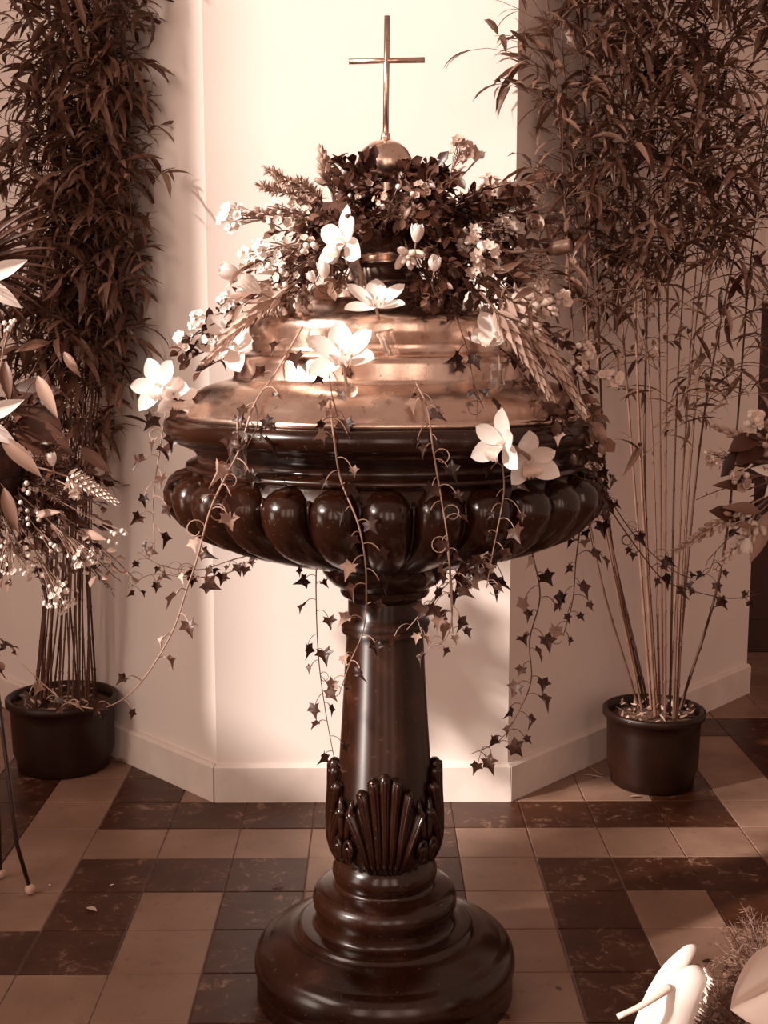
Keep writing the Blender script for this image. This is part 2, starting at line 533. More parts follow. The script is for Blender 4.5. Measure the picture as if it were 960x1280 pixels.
# the room round the camera: left wall with unseen openings sized to aim the sun, back wall, right wall
def wall_with_holes(name, axis, at, th, u0, u1, z1, holes, mat):
    """axis 'x': wall in the yz plane at x=at"""
    q = MB()
    us = sorted({u0, u1, *[h[0] for h in holes], *[h[1] for h in holes]})
    zs = sorted({0, z1, *[h[2] for h in holes], *[h[3] for h in holes]})
    for i in range(len(us) - 1):
        for j in range(len(zs) - 1):
            cu = (us[i] + us[i + 1]) / 2; cz = (zs[j] + zs[j + 1]) / 2
            if any(h[0] < cu < h[1] and h[2] < cz < h[3] for h in holes): continue
            if axis == 'x': q.box((at - th, us[i], zs[j]), (at, us[i + 1], zs[j + 1]))
            else: q.box((us[i], at - th, zs[j]), (us[i + 1], at, zs[j + 1]))
    return struct(link(name, q.mesh(name, mat, False)))
wall_with_holes('wall_left', 'x', -3.7, .25, -3.9, 7.2, 6.5,
                [(-.80, -.22, 2.40, 5.60), (-.16, .76, 2.72, 5.60), (.15, .45, 2.30, 2.72), (.82, 1.68, 2.20, 5.60), (2.10, 2.22, 4.0, 4.5), (-.20, 1.30, .20, 1.10)], M['room_plaster'])  # slot and small hole added for the column streak and pier spots
wall_with_holes('wall_back', 'y', -3.7, .25, -3.7, 3.9, 6.5, [(wx - .55, wx + .55, .8, 4.4) for wx in (-2.3, .1, 2.3)], M['room_plaster'])  # unseen openings added around the back lamps
# glazing bars of the unseen left openings, which are shaped to aim the sun
def bars(name, y0, y1, z0, z1, ny, nz):
    q = MB()
    for i in range(ny + 1):
        y = y0 + (y1 - y0) * i / ny
        q.box((-3.84, y - .02, z0), (-3.80, y + .02, z1))
    for i in range(nz + 1):
        z = z0 + (z1 - z0) * i / nz
        q.box((-3.84, y0, z - .02), (-3.80, y1, z + .02))
    return struct(link(name, q.mesh(name, M['iron'], False)))
bars('unseen_window_1', -.16, .76, 2.72, 5.60, 1, 1)
bars('unseen_window_2', .82, 1.68, 2.20, 5.60, 1, 1)
bars('unseen_window_3', -.80, -.22, 2.40, 5.60, 1, 1)

# ------------------------------------------------------------------ the font
YAX = F(481, 1232).y
XAX = W(481, 1000, YAX).x
def prof(pp):
    out = []
    for r, y in pp:
        p = W(481 - r, y, YAX); q = W(481, y, YAX)
        out.append(((q - p).length, q.z))
    return out
FONT_LATHE = []           # (r, z) used for laying flowers on the surface
font = thing('baptismal_font', 'dark polished marble baptismal font with gadrooned bowl on a turned column', 'font', T((XAX, YAX, 0)))
def turned(name, pp, mat, root, n=96, z0=None):
    P = prof(pp)
    if z0 is not None: P = [(r, max(z, z0)) for r, z in P]
    FONT_LATHE.extend(P)
    FONT_LATHE.append(None)
    return part(root, name, MB().lathe(P, n), mat)
base_pp = [(56, 1066), (59, 1069), (62, 1073), (65, 1080), (65.5, 1086), (64, 1092), (61, 1096), (61, 1099), (66, 1101), (78, 1104), (85, 1107), (89, 1113), (90, 1119), (89, 1126),
           (86.5, 1131), (86, 1134), (86, 1144), (88, 1147), (92, 1148), (103, 1149), (106, 1150), (108, 1151.5), (109, 1154), (115, 1155), (124, 1158), (133, 1163), (140, 1167), (143, 1169), (145, 1170.5),
           (151, 1172), (156, 1176), (160, 1182), (162, 1190), (162, 1198), (160, 1205), (157, 1209), (158, 1212), (159, 1216), (159, 1233)]
turned('base', base_pp, M['marble'], font, z0=0.0)
shaft_pp = [(46, 738), (46, 766), (49, 769), (55, 772), (56.5, 776), (55, 780), (53, 781.5), (54.5, 784), (54, 788), (51, 790), (49, 793), (48.5, 797), (51, 850), (54, 900), (57.5, 955), (60, 985), (64, 1015), (65, 1040), (62, 1055), (57, 1066), (50, 1069)]
turned('column', shaft_pp, M['marble_turned'], font)
neck_pp = [(70, 696), (79, 699), (80.5, 704), (79, 711), (74, 719), (66, 727), (57, 732), (55, 734), (56, 738), (54, 742), (49, 745), (46, 748)]
turned('neck_moulding', neck_pp, M['marble'], font)
rim_pp = [(0, 518), (262, 518), (268, 519.5), (272, 523), (274, 529), (273, 535), (270, 540), (264, 544), (257, 546), (257, 549), (252, 551), (241, 556), (235, 561), (233, 567), (235, 571), (243, 573), (246, 575), (247, 579), (240, 583), (200, 585)]
turned('rim', rim_pp, M['marble'], font, 128)
core_pp = [(236, 578), (243, 588), (249, 600), (250, 612), (242, 630), (224, 648), (196, 664), (160, 677), (120, 688), (88, 697), (70, 703)]
turned('bowl', core_pp, M['marble'], font, 128)
# 28 gadroons round the bowl
crest_pp = [(229, 582), (247, 583.5), (261, 588), (270, 596), (274, 606), (273, 617), (267, 632), (254, 647), (236, 660), (211, 671), (180, 681), (145, 690), (112, 697), (92, 701.5), (84, 704)]
core2_pp = [(229, 583), (238, 588), (246, 595), (250, 604), (249, 613), (244, 627), (232, 642), (214, 655), (191, 666), (162, 676), (130, 686), (103, 694), (88, 700), (82, 703.5)]
CR = prof(crest_pp); CO = prof(core2_pp + [(80, 704)])
CO = CO[:len(CR)]
NG = 28
def gadroon():
    q = MB(); nu = 10; vs = []; m = len(CR)
    for i in range(m):
        w = PI / NG * .97
        if i < 4: w *= math.sqrt(max(0.02, 1 - ((4 - i) / 4.0) ** 2))
        for j in range(nu + 1):
            u = 2 * j / nu - 1
            k = math.sqrt(max(0, 1 - u * u)) ** .9
            r = CO[i][0] * (1 - k) + CR[i][0] * k
            z = CO[i][1] * (1 - k) + CR[i][1] * k
            a = u * w
            vs.append((r * math.sin(a), -r * math.cos(a), z))
    fs = []
    for i in range(m - 1):
        for j in range(nu):
            k = i * (nu + 1) + j
            fs.append((k, k + nu + 1, k + nu + 2, k + 1))
    return q.add(vs, fs)
gm = gadroon().mesh('gadroon', M['marble'])
for i in range(NG):
    link('gadroon', gm, font, Matrix.Rotation(2 * PI * i / NG, 4, 'Z'))
FONT_LATHE.extend(CR); FONT_LATHE.append(None)
# thin raised fillets between gadroons
def fillet():
    pts = []
    for i in range(2, len(CO) - 1):
        r, z = CO[i]
        pts.append((0, -(r + .006), z))
    return MB().tube(pts, [.0035] * len(pts), 5)
fm = fillet().mesh('fillet', M['marble'])
for i in range(NG):
    link('fillet', fm, font, Matrix.Rotation(2 * PI * (i + .5) / NG, 4, 'Z'))
# acanthus leaves round the foot of the column
CUP = prof([(57, 950), (60, 985), (64, 1015), (65.5, 1040), (62, 1057), (56, 1067)])
def cup_pt(th, z, off):
    for i in range(len(CUP) - 1):
        (r0, z0), (r1, z1) = CUP[i], CUP[i + 1]
        if z1 <= z <= z0:
            t = (z - z1) / (z0 - z1); r = r1 + (r0 - r1) * t
            break
    else:
        r = CUP[0][0] if z > CUP[0][1] else CUP[-1][0]
    return Vector(((r + off) * math.sin(th), -(r + off) * math.cos(th), z))
zb, zt = CUP[-1][1], CUP[0][1]
def acanthus():
    q = MB()
    # blade behind the ribs
    vs = []; n = 9; m = 10
    for i in range(m + 1):
        t = i / m; z = zb + (zt - zb) * .93 * t
        w = .80 * (math.sin(PI * (.18 + .80 * t)) ** .7)
        for j in range(n + 1):
            u = 2 * j / n - 1
            vs.append(cup_pt(u * w, z, .004 + .004 * (1 - u * u)))
    q.add(vs, [(i * (n + 1) + j, i * (n + 1) + j + 1, (i + 1) * (n + 1) + j + 1, (i + 1) * (n + 1) + j) for i in range(m) for j in range(n)])
    for k in range(-3, 4):
        tip_th = .215 * k; hh = (.95, .91, .78, .56)[abs(k)]
        pts = []; rad = []
        for i in range(10):
            t = i / 9
            th = tip_th * (.50 + .50 * t ** 1.6); z = zb + .002 + (zt - zb) * hh * t
            pts.append(cup_pt(th, z, .005 + .004 * t)); rad.append(.0058 + .0078 * t ** 1.1)
        pts.append(cup_pt(tip_th * 1.05, z + .007, .010)); rad.append(.0120)
        pts.append(cup_pt(tip_th * 1.06, z + .014, .012)); rad.append(.005)
        q.tube(pts, rad, 8)
        # hollow rim of each lobe
        q.tube([p + (p - Vector((0, 0, p.z))).normalized() * (r_ * .85) for p, r_ in zip(pts[:-1], rad)], [r_ * .32 for r_ in rad[:-1]], 5)
    return q
am = acanthus().mesh('acanthus_leaf', M['marble'])
for i in range(4):
    link('acanthus_leaf', am, font, Matrix.Rotation(PI / 2 * i, 4, 'Z'))
def scroll():
    q = MB()
    for sgn in (-1, 1):
        pts = []
        for i in range(22):
            a = i * .5; r = .030 - .0011 * i
            pts.append(cup_pt(sgn * (.02 + (.030 + r * math.cos(a)) / .11 * .35), zb + .040 + r * math.sin(a), .013))
        q.tube(pts, [.0055] * 22, 5)
        pts = [cup_pt(sgn * (.05 + .10 * t), zb + .065 + .085 * t, .008 + .004 * t) for t in [i / 6 for i in range(7)]]
        q.tube(pts, [.005, .007, .008, .0085, .008, .007, .003], 6)
    return q
sm = scroll().mesh('scroll', M['marble'])
for i in range(4):
    link('scroll', sm, font, Matrix.Rotation(PI / 2 * (i + .5), 4, 'Z'))

# ------------------------------------------------------------------ brass cover
z_seat = prof([(10, 518)])[0][1]
cover = thing('font_cover', 'stepped domed brass font cover topped by a knob and plain cross', 'cover', T((XAX, YAX, 0)))
cover_pp = [(40, 300), (40, 316), (41, 319), (40, 322), (37, 326), (37, 332), (42, 335), (44, 337), (44, 347), (50, 350), (74, 353), (90, 358), (95, 364), (95, 373), (99, 377),
            (112, 381), (136, 387), (156, 393), (165, 398), (169, 404), (169, 416), (166, 428), (165, 436), (170, 440), (181, 442), (186, 446), (187.5, 452), (187.5, 468), (190, 473),
            (198, 475), (208, 477), (222, 482), (236, 490), (247, 500), (253, 508), (259, 510), (262, 513), (261, 518), (200, 518)]
turned('lid', cover_pp, M['brass'], cover, 128, z0=z_seat)
turned('neck', [(19, 228), (19, 290), (24, 296), (40, 300)], M['brass'], cover, 48)
turned('knob', [(0.3, 174), (9, 175.5), (19, 179), (28, 187), (33.5, 197), (35.5, 207), (33, 217), (27, 225), (19, 230)], M['brass'], cover, 48)
cross = MB()
pt = W(484, 20, YAX); pb = W(482, 172, YAX); a1 = W(436, 77, YAX); a2 = W(531, 75, YAX)
cross.tube([pb + Vector((0, 0, -.012)), pt], .0058, 12)
cross.tube([a1, a2], .0054, 12)
pc = W(482, 168, YAX)
cross.tube([pc + Vector((0, 0, -.012)), pc + Vector((0, 0, -.004)), pc, pc + Vector((0, 0, .004))], [.011, .009, .009, .006], 12)
part(cover, 'cross', cross, M['brass'], local=False)
# ring of foam and moss round the neck
foam = MB()
cz = W(481, 285, YAX).z
vs = []; N1, N2 = 40, 12
for i in range(N1):
    for j in range(N2):
        a = 2 * PI * i / N1; t = 2 * PI * j / N2
        rr_ = .056 + .008 * math.sin(i * 2.3 + j * 1.7)
        R = .088 + rr_ * math.cos(t)
        vs.append((R * math.cos(a), R * math.sin(a), rr_ * math.sin(t) * .85))
foam.add(vs, [(i * N2 + j, ((i + 1) % N1) * N2 + j, ((i + 1) % N1) * N2 + (j + 1) % N2, i * N2 + (j + 1) % N2) for i in range(N1) for j in range(N2)])
fo = link('foam_ring', foam.mesh('foam_ring', M['foam']), None, T((XAX, YAX, cz)))
tag(fo, 'dark mossy foam ring holding the flowers round the cover neck', 'foam ring')

SEGS = []
for i in range(len(FONT_LATHE) - 1):
    if FONT_LATHE[i] is None or FONT_LATHE[i + 1] is None: continue
    SEGS.append((FONT_LATHE[i], FONT_LATHE[i + 1]))
def R_at(z):
    best = 0
    for (r0, z0), (r1, z1) in SEGS:
        lo, hi = min(z0, z1), max(z0, z1)
        if lo <= z <= hi:
            t = (z - z0) / (z1 - z0) if abs(z1 - z0) > 1e-9 else 0
            r = max(r0, r1) if abs(z1 - z0) < 1e-9 else r0 + (r1 - r0) * t
            best = max(best, r)
    return best
RT = [R_at(i * .004) for i in range(600)]
def Rz(z):
    i = int(z / .004)
    return max(RT[max(0, min(599, i + k))] for k in (-1, 0, 1))
def SURF(px, py, off=.012, fallback=None):
    """first point of the pixel's ray that meets the turned font, else a point at the given depth"""
    d = ray(px, py)
    t = (YAX - .6) / d.y
    te = (YAX + .1) / d.y
    while t < te:
        p = CAM_P + d * t
        if math.hypot(p.x - XAX, p.y - YAX) < Rz(p.z) + off: return p
        t += .004
    return W(px, py, YAX - .12 if fallback is None else fallback)
# ------------------------------------------------------------------ potted bamboos
def bamboo_pot(root, c, r_top, r_bot, h):
    P = [(r_top - .02, h - .03), (r_top - .016, h - .004), (r_top - .006, h), (r_top, h - .004), (r_top, h - .022), (r_top - .006, h - .026),
         (r_top - .012, h - .03), (r_top - .014, h - .06), (r_bot + .012, .06), (r_bot + .002, .03), (r_bot, .006), (r_bot - .008, 0), (0, 0)]
    part(root, 'pot', MB().lathe(P, 48), M['pot'])
    part(root, 'soil', MB().lathe([(.001, h - .012), (r_top * .5, h - .02), (r_top - .014, h - .034)], 32), M['soil'])
    q = MB()
    for i in range(60):
        a = U(0, 2 * PI); r = (r_top - .03) * math.sqrt(rnd())
        m = T((r * math.cos(a), r * math.sin(a), h - .012 + U(-.004, .012))) @ Matrix.Rotation(U(0, 2 * PI), 4, 'Z') @ Matrix.Rotation(U(-.5, .5), 4, 'X') @ Matrix.Rotation(U(-.6, .6), 4, 'Y')
        q.merge(leaf_blade(U(.03, .06), U(.006, .011), U(-.5, .8)), m)
    stuff(part(root, 'leaf_litter', q, M['litter']))
def cane_mesh(pts, r0, seg):
    """cane with swollen nodes"""
    pts = smooth_path(pts, 10)
    dist = [0]
    for i in range(1, len(pts)): dist.append(dist[-1] + (pts[i] - pts[i - 1]).length)
    tot = dist[-1]
    def at(s):
        for i in range(1, len(pts)):
            if dist[i] >= s:
                t = (s - dist[i - 1]) / max(1e-9, dist[i] - dist[i - 1])
                return pts[i - 1].lerp(pts[i], t)
        return pts[-1]
    P = []; R = []; nodes = []
    s = 0
    while s < tot:
        k = 1 - .72 * s / tot
        P += [at(max(0, s - .006)), at(s), at(min(tot, s + .006))]; R += [r0 * k, r0 * k * 1.4, r0 * k]
        nodes.append((at(s), (at(min(tot, s + .02)) - at(max(0, s - .02))).normalized(), s / tot))
        s += seg * U(.85, 1.15)
    P.append(at(tot)); R.append(r0 * .2)
    return MB().tube(P, R, 6), nodes
LEAF_V = [leaf_blade(.075, .0125, .9, .25), leaf_blade(.095, .015, .7, .3), leaf_blade(.06, .0105, 1.2, .25), leaf_blade(.11, .016, 1.1, .2)]
LEAF_M = [x.mesh('leaf', M['bamboo_leaf']) for x in LEAF_V]
def bamboo(name, label, center, canes, cane_mat, leaf_from, n_obj, twig_rate, spread, r_top, r_bot, h, out_bias=(0, 0), r0=.0048, lsc=1.0):
    root = thing(name, label, 'bamboo', T(center), 'potted bamboos beside the pier')
    inv = root.matrix_basis.inverted()
    bamboo_pot(root, center, r_top, r_bot, h)
    leaves = []; tw = MB()
    for pts in canes:
        mb, nodes = cane_mesh([inv @ Vector(p) for p in pts], r0 * U(.7, 1.15), .115)
        part(root, 'cane', mb, cane_mat)
        for p, d, t in nodes:
            zz = p.z
            if zz < leaf_from * U(.75, 1.3): continue
            dens = twig_rate * (1 if zz > leaf_from * 1.25 else .45)
            for k in range(int(dens + rnd())):
                a = U(0, 2 * PI)
                out = Vector((math.cos(a) + out_bias[0], math.sin(a) * .8 + out_bias[1], U(.3, 1.3))).normalized()
                L = U(.07, .24) * spread
                mid = p + out * L * .6
                end = mid + (out + Vector((0, 0, -U(.2, 1.1)))) * L * .5
                path = bez(p, mid, end, 4)
                tw.tube(path, [.0015, .0013, .0011, .0009, .0007], 3, False)
                for j in range(random.choice((4, 5, 6, 7))):
                    s = U(.25, 1); i0 = min(3, int(s * 4)); q = path[i0].lerp(path[i0 + 1], s * 4 - i0)
                    ld = (out * .7 + Vector((U(-1, 1), U(-1, 1), U(-1.1, .5)))).normalized()
                    m = frame(q, ld.cross(Vector((U(-.3, .3), U(-.3, .3), 1))).cross(ld) + Vector((0, 0, .01)), -ld)
                    # leaf runs along local +Y = ld
                    zax = (Vector((U(-.6, .6), U(-.6, .6), 1)) - ld * ld.z)
                    zax = zax - ld * zax.dot(ld)
                    if zax.length < 1e-3: zax = ld.orthogonal()
                    zax.normalize(); xax = ld.cross(zax)
                    m = T(q) @ Matrix((xax, ld, zax)).transposed().to_4x4() @ S(U(.7, 1.2) * lsc)
                    leaves.append((random.randrange(4), m))
    random.shuffle(leaves)
    # the leaves turned to the room are single pieces
    vis = sorted(range(len(leaves)), key=lambda i: leaves[i][1].translation.y)[:int(len(leaves) * .55)]
    random.shuffle(vis)
    pick = set(vis[:n_obj])
    jm = MB()
    for i, (k, m) in enumerate(leaves):
        if center_ok(m.translation + Vector(center)) is False: continue
        if i in pick: link('leaf', LEAF_M[k], root, m)
        else: jm.merge(LEAF_V[k], m)
    stuff(part(root, 'foliage', jm, M['bamboo_leaf_i'], False))
    stuff(part(root, 'twigs', tw, M['twig']))
    return root, len(leaves)
def CW(px, py, Y, gap=.09):
    # pixel point kept clear of the pier faces
    for k in range(60):
        p = W(px, py, Y); q = Vector((p.x, p.y, 0))
        if (q - PL).dot(nF) > gap or (q - PR).dot(nR) > gap or (q - PL).dot(nL) > gap: return p
        Y -= .02
    return p
def center_ok(p):
    """keep leaves on the room's side of the pier faces"""
    for a, n in ((PL, nF), (PR, nR), (PL, nL)):
        pass
    q = Vector((p.x, p.y, 0))
    inside = (q - PL).dot(nF) < .03 and (q - PR).dot(nR) < .03 and (q - PL).dot(nL) < .03
    return not inside

# left plant
LC = W(80, 940, 3.86); LC = Vector((LC.x, 3.86, 0))
hL = W(80, 868, 3.86).z
canes = []
for i in range(32):
    a = U(0, 2 * PI); r = .11 * math.sqrt(rnd())
    b0 = LC + Vector((r * math.cos(a), r * math.sin(a), hL - .03))
    tx = 108 + (b0.x - LC.x) / .10 * 38 + U(-30, 30)
    topy = random.choice((-60, -120, -20, 30, 90, 170, -80, 240))
    yy = b0.y - .03 + U(-.06, .04)
    canes.append([b0, CW(78 + (b0.x - LC.x) / .10 * 26 + U(-8, 8) + 8, 640, yy), CW(tx - 6, 330, yy), CW(tx + U(-14, 14), topy, yy + U(-.05, .05))])
bl, nleft = bamboo('potted_bamboo', 'dense leafy potted bamboo with drooping leaves, standing by the black tripod flower stand', LC, canes, M['cane_dark'],
       1.0, 300, 2.5, .95, .175, .145, hL, (0, -.1), .0034, 1.2)
# right plant
RC = W(815, 960, 3.69); RC = Vector((RC.x, 3.69, 0))
hR = W(815, 884, 3.69).z
canes = []
spec = [(800, 735, 640, 700, 160, -90), (808, 760, 640, 742, 200, -120), (815, 785, 500, 757, 120, -140), (820, 800, 560, 790, 200, -130), (826, 812, 480, 776, 100, -150),
        (832, 832, 560, 838, 200, -110), (838, 846, 500, 870, 150, -60), (842, 855, 560, 880, 210, 0), (846, 866, 540, 915, 120, -40), (850, 905, 690, 938, 330, 40),
        (812, 750, 600, 720, 260, 20), (822, 806, 600, 812, 260, -20), (836, 862, 480, 900, 180, -100), (804, 742, 560, 730, 120, -160), (829, 825, 520, 822, 120, -150), (843, 880, 520, 955, 150, -40)]
for bx, mx_, my, tx, ty, ey in spec:
    yy = RC.y + U(-.07, .07)
    b0 = W(bx, 880, yy); b0.z = hR - .03
    canes.append([b0, CW(mx_, my, yy), CW(tx, ty, yy + U(-.05, .02)), CW(tx + (tx - 800) * .25, ey, yy + U(-.06, .02))])
br, nright = bamboo('potted_bamboo', 'potted bamboo with fanned bare lower canes and airy leafy tops, pot near shaded skirting', RC, canes, M['cane'],
       1.22, 300, 4.2, 1.35, .155, .126, hR, (.15, -.15), .0046, 1.15)
print('bamboo leaves', nleft, nright)

# ------------------------------------------------------------------ flower builders
IVY_M = ivy_leaf().mesh('leaf', M['ivy']); IVY_P = ivy_leaf().mesh('leaf', M['ivy_pale'])
def ivy_vine(label, pts, nleaf, size=.04, pale=.3, dark_stem=False, rad=.0021, curls=1):
    P = smooth_path(pts, 6)
    root = thing('ivy_vine', label, 'ivy', T(P[0]))
    q = MB(); loc = [p - P[0] for p in P]
    n = len(loc)
    rad *= .8
    q.tube(loc, [rad * (1 - .5 * i / n) for i in range(n)], 5)
    leaves = []
    for k in range(nleaf):
        s = (k + .5 + U(-.25, .25)) / nleaf * (n - 1)
        i = min(n - 2, int(s)); p = loc[i].lerp(loc[i + 1], s - i)
        side = 1 if k % 2 else -1
        d = Vector((side * U(.3, 1), U(-.9, -.1), U(-.6, .5))).normalized()
        L = U(.4, 1.0) * size
        c = p + d * L + Vector((0, 0, -U(0, .4) * L))
        q.tube(bez(p, p + d * L * .6 + Vector((0, 0, L * .35)), c, 4), rad * .5, 4, False)
        leaves.append((c, d))
    for k in range((curls + 1) // 2):
        i = random.randrange(n // 4, n)
        p = loc[i]; r = U(.008, .016)
        u = Vector((random.choice((-1, 1)), 0, 0))
        pts2 = [p + u * r + Vector((-u.x * r * math.cos(a) * (1 - a * .06), -.004 * a, r * math.sin(a) * (1 - a * .06))) for a in [j * .55 for j in range(12)]]
        q.tube(pts2, rad * .45, 4, False)
    part(root, 'stem', q, M['ivy_stem_dark' if dark_stem else 'ivy_stem'])
    for c, d in leaves:
        tip = (d * .5 + Vector((U(-.4, .4), U(-.5, .1), -U(.3, 1.0)))).normalized()
        nrm = Vector((U(-1.1, 1.1), U(-1, -.2), U(-.3, 1.2)))
        nrm = (nrm - tip * nrm.dot(tip)).normalized()
        m = T(c) @ Matrix((tip.cross(nrm), tip, nrm)).transposed().to_4x4() @ S(size * U(.45, .95))
        link('leaf', IVY_P if rnd() < pale * .4 else IVY_M, root, m @ Matrix.Diagonal((U(.7, 1.1), 1, U(.6, 1.8), 1)))
    return root

def blossom(np=5, pr=.5, pl=.55):
    q = MB()
    for i in range(np):
        q.merge(petal(pl, pr, -.5, .3, .6, 1.1, 3, 2), Matrix.Rotation(2 * PI * i / np, 4, 'Z') @ Matrix.Rotation(.25, 4, 'X'))
    q.ball((0, 0, .06), (.14, .14, .1), 6, 4)
    return q
BLOS_W = blossom().mesh('blossom', M['white_petal'])
BLOS_C = blossom().mesh('blossom', M['cream_petal'])
BLOS_T = blossom(5, .46, .55).mesh('blossom', M['tan_petal'])
STAR_W = blossom(6, .36, .6).mesh('blossom', M['cream_petal'])
BERRY = MB().ball((0, 0, 0), (.5, .5, .5), 8, 6).mesh('bud', M['berry'])
def budmesh():
    q = MB()
    q.ball((0, .5, 0), (.26, .55, .26), 8, 6)
    for i in range(3):
        q.merge(petal(1.0, .5, -.25, .55, .45, 1.0, 4, 2), Matrix.Rotation(2 * PI * i / 3, 4, 'Y') @ T((0, 0, .24)) @ Matrix.Rotation(PI, 4, 'Y'))
    return q
BUD_W = budmesh().mesh('bud', M['white_petal']); BUD_C = budmesh().mesh('bud', M['cream_petal']); BUD_T = budmesh().mesh('bud', M['tan_petal'])
BRACT_C = petal(1, .42, -.5, .7, .45, 1.0, 4, 2).mesh('bract', M['cream_petal'])
BRACT = petal(1, .30, -.25, .6, .4, 1.2, 4, 2).mesh('bract', M['tan_petal'])
LEAFS = {}
def leafset(kind, mat):
    key = (kind, mat)
    if key not in LEAFS:
        if kind == 'oval': q = petal(1, .5, .5, .35, .5, 1.0, 4, 2)
        elif kind == 'box': q = petal(1, .62, .4, .35, .55, .9, 3, 2)
        elif kind == 'lance': q = petal(1, .26, .6, .35, .42, 1.2, 5, 2)
        elif kind == 'lily': q = petal(1, .30, .55, .4, .42, 1.2, 7, 4)
        LEAFS[key] = q.mesh('leaf', M[mat])
    return LEAFS[key]
def along_path(path, s):
    n = len(path) - 1; f = s * n; i = min(n - 1, int(f)); return path[i].lerp(path[i + 1], f - i), (path[i + 1] - path[i]).normalized()
def any_dir(d, spread, up=None):
    v = Vector((U(-1, 1), U(-1, 1), U(-1, 1))) * spread + d
    return v.normalized()
def ymat(p, d, nrm=None, sc=1.0):
    """matrix whose +Y runs along d and whose +Z faces nrm"""
    d = Vector(d).normalized()
    n = Vector(nrm) if nrm is not None else Vector((U(-.5, .5), -1, U(0, 1)))
    n = n - d * n.dot(d)
    if n.length < 1e-3: n = d.orthogonal()
    n.normalize()
    return T(p) @ Matrix((d.cross(n), d, n)).transposed().to_4x4() @ S(sc)
def stem_root(name, label, cat, group, a, bb, sag=.0, rad=.0022, mat='stem'):
    a, bb = Vector(a), Vector(bb)
    root = thing(name, label, cat, T(a), group)
    mid = (bb - a) * .55 + Vector((0, 0, sag * (bb - a).length))
    path = bez((0, 0, 0), mid, bb - a, 7)
    part(root, 'stem', MB().tube(path, [rad * (1 - .06 * i) for i in range(8)], 5), M[mat])
    return root, path
def leafy_sprig(label, a, bb, n=12, size=.035, kind='box', mat='dark_leaf', group=None, sag=.1, name='leafy_sprig', start=.25):
    root, path = stem_root(name, label, 'foliage', group, a, bb, sag, .0018, 'ivy_stem_dark')
    me = leafset(kind, mat)
    for k in range(n):
        s = start + (1 - start) * (k + 1) / n
        p, d = along_path(path, min(1, s))
        ld = any_dir(d * .7, .9)
        link('leaf', me, root, ymat(p, ld, (U(-.7, .7), U(-1, .2), U(.2, 1)), size * U(.7, 1.15)))
    return root
def needle_sprig(label, a, bb, mat='needle', group=None, L=.016, n=170, sag=.06, start=.3, name='heath_sprig'):
    root, path = stem_root(name, label, 'foliage', group, a, bb, sag, .0018, 'ivy_stem_dark')
    q = MB()
    for k in range(n):
        s = start + (1 - start) * rnd()
        p, d = along_path(path, s)
        ld = any_dir(d * .75, 1.0)
        l = L * U(.6, 1.2) * (1.1 - .45 * s)
        q.merge(leaf_blade(l, l * .22, .3, .2, 2 + 1), ymat(p, ld))
    stuff(part(root, 'needles', q, M[mat], False))
    return root
def fern_tuft(label, a, c, r, group=None, mat='fern', n=16, name='fern_spray'):
    """airy feathery spray of fine needles round c"""
    a, c = Vector(a), Vector(c)
    root, path = stem_root(name, label, 'fern', group, a, c, .05, .0014, 'twig')
    q = MB(); ax = (c - a).normalized()
    for i in range(n):
        d = any_dir(ax * .5, 1.0); e = (c - a) + d * r * U(.6, 1.1)
        st = along_path(path, U(.4, 1))[0]
        br_ = bez(st, st.lerp(e, .5) + Vector((0, 0, r * .12)), e, 5)
        q.tube(br_, .0006, 3, False)
        for k in range(24):
            p, dd = along_path(br_, U(.15, 1))
            q.merge(leaf_blade(r * U(.16, .30), r * .022, .2, .1, 2), ymat(p, any_dir(dd * .6, .9)))
    stuff(part(root, 'fronds', q, M[mat], False))
    return root
def flower_cluster(label, a, c, r, n=14, size=.016, mesh=None, group=None, berries=5, name='waxflower_sprig', cat='flower', mat='stem'):
    """branched sprig ending in a head of small blossoms"""
    a, c = Vector(a), Vector(c)
    root, path = stem_root(name, label, cat, group, a, c, .05, .002, mat)
    q = MB(); ax = (c - a).normalized()
    for k in range(n + berries):
        d = any_dir(ax * .35 + Vector((0, -.25, .15)), 1.0)
        e = (c - a) + d * r * U(.55, 1.05)
        st = along_path(path, U(.55, .95))[0]
        q.tube(bez(st, st.lerp(e, .6) + Vector((0, 0, r * .1)), e, 3), .0008, 3, False)
        if k < n: link('blossom', mesh or BLOS_W, root, frame(e, d + Vector((0, -.5, .2)), (0, 0, 1), U(0, 6)) @ S(size * U(.75, 1.2)))
        else: link('bud', BERRY, root, T(e) @ S(size * U(.5, .75)))
    part(root, 'branchlets', q, M[mat])
    return root
def flower_spike(label, a, bb, n=26, size=.02, rad=.018, mesh=None, group=None, start=.45, name='flower_spike', tip=True, open_n=0, sag=.05, taper=.85):
    root, path = stem_root(name, label, 'flower', group, a, bb, sag, .0028)
    for k in range(n):
        t = k / max(1, n - 1); s = start + (1 - start) * t
        p, d = along_path(path, min(1, s))
        u = d.orthogonal().normalized(); w = d.cross(u); an = k * 2.4
        o = u * math.cos(an) + w * math.sin(an)
        R = rad * (1 - taper * t)
        ld = (d * (.7 + .9 * t) + o * (1 - .6 * t) * (.45 if name == 'foxtail_spike' else 1)).normalized()
        if k < open_n:
            link('blossom', STAR_W, root, frame(p + o * R * 1.2, o + d * .3 + Vector((0, -.3, 0))) @ S(size * 1.15))
        else:
            link('bud', mesh or BUD_C, root, ymat(p + o * R * .4, ld, o, size * (1.05 - .6 * t)))
    return root
SEPAL = petal(1, .60, -.45, .35, .50, .95, 9, 6, .012); SEPAL_M = SEPAL.mesh('petal', M['white_petal'])
PET_B = petal(1, .56, -.7, .4, .55, .9, 9, 6, .015); PET_BM = PET_B.mesh('petal', M['white_petal'])
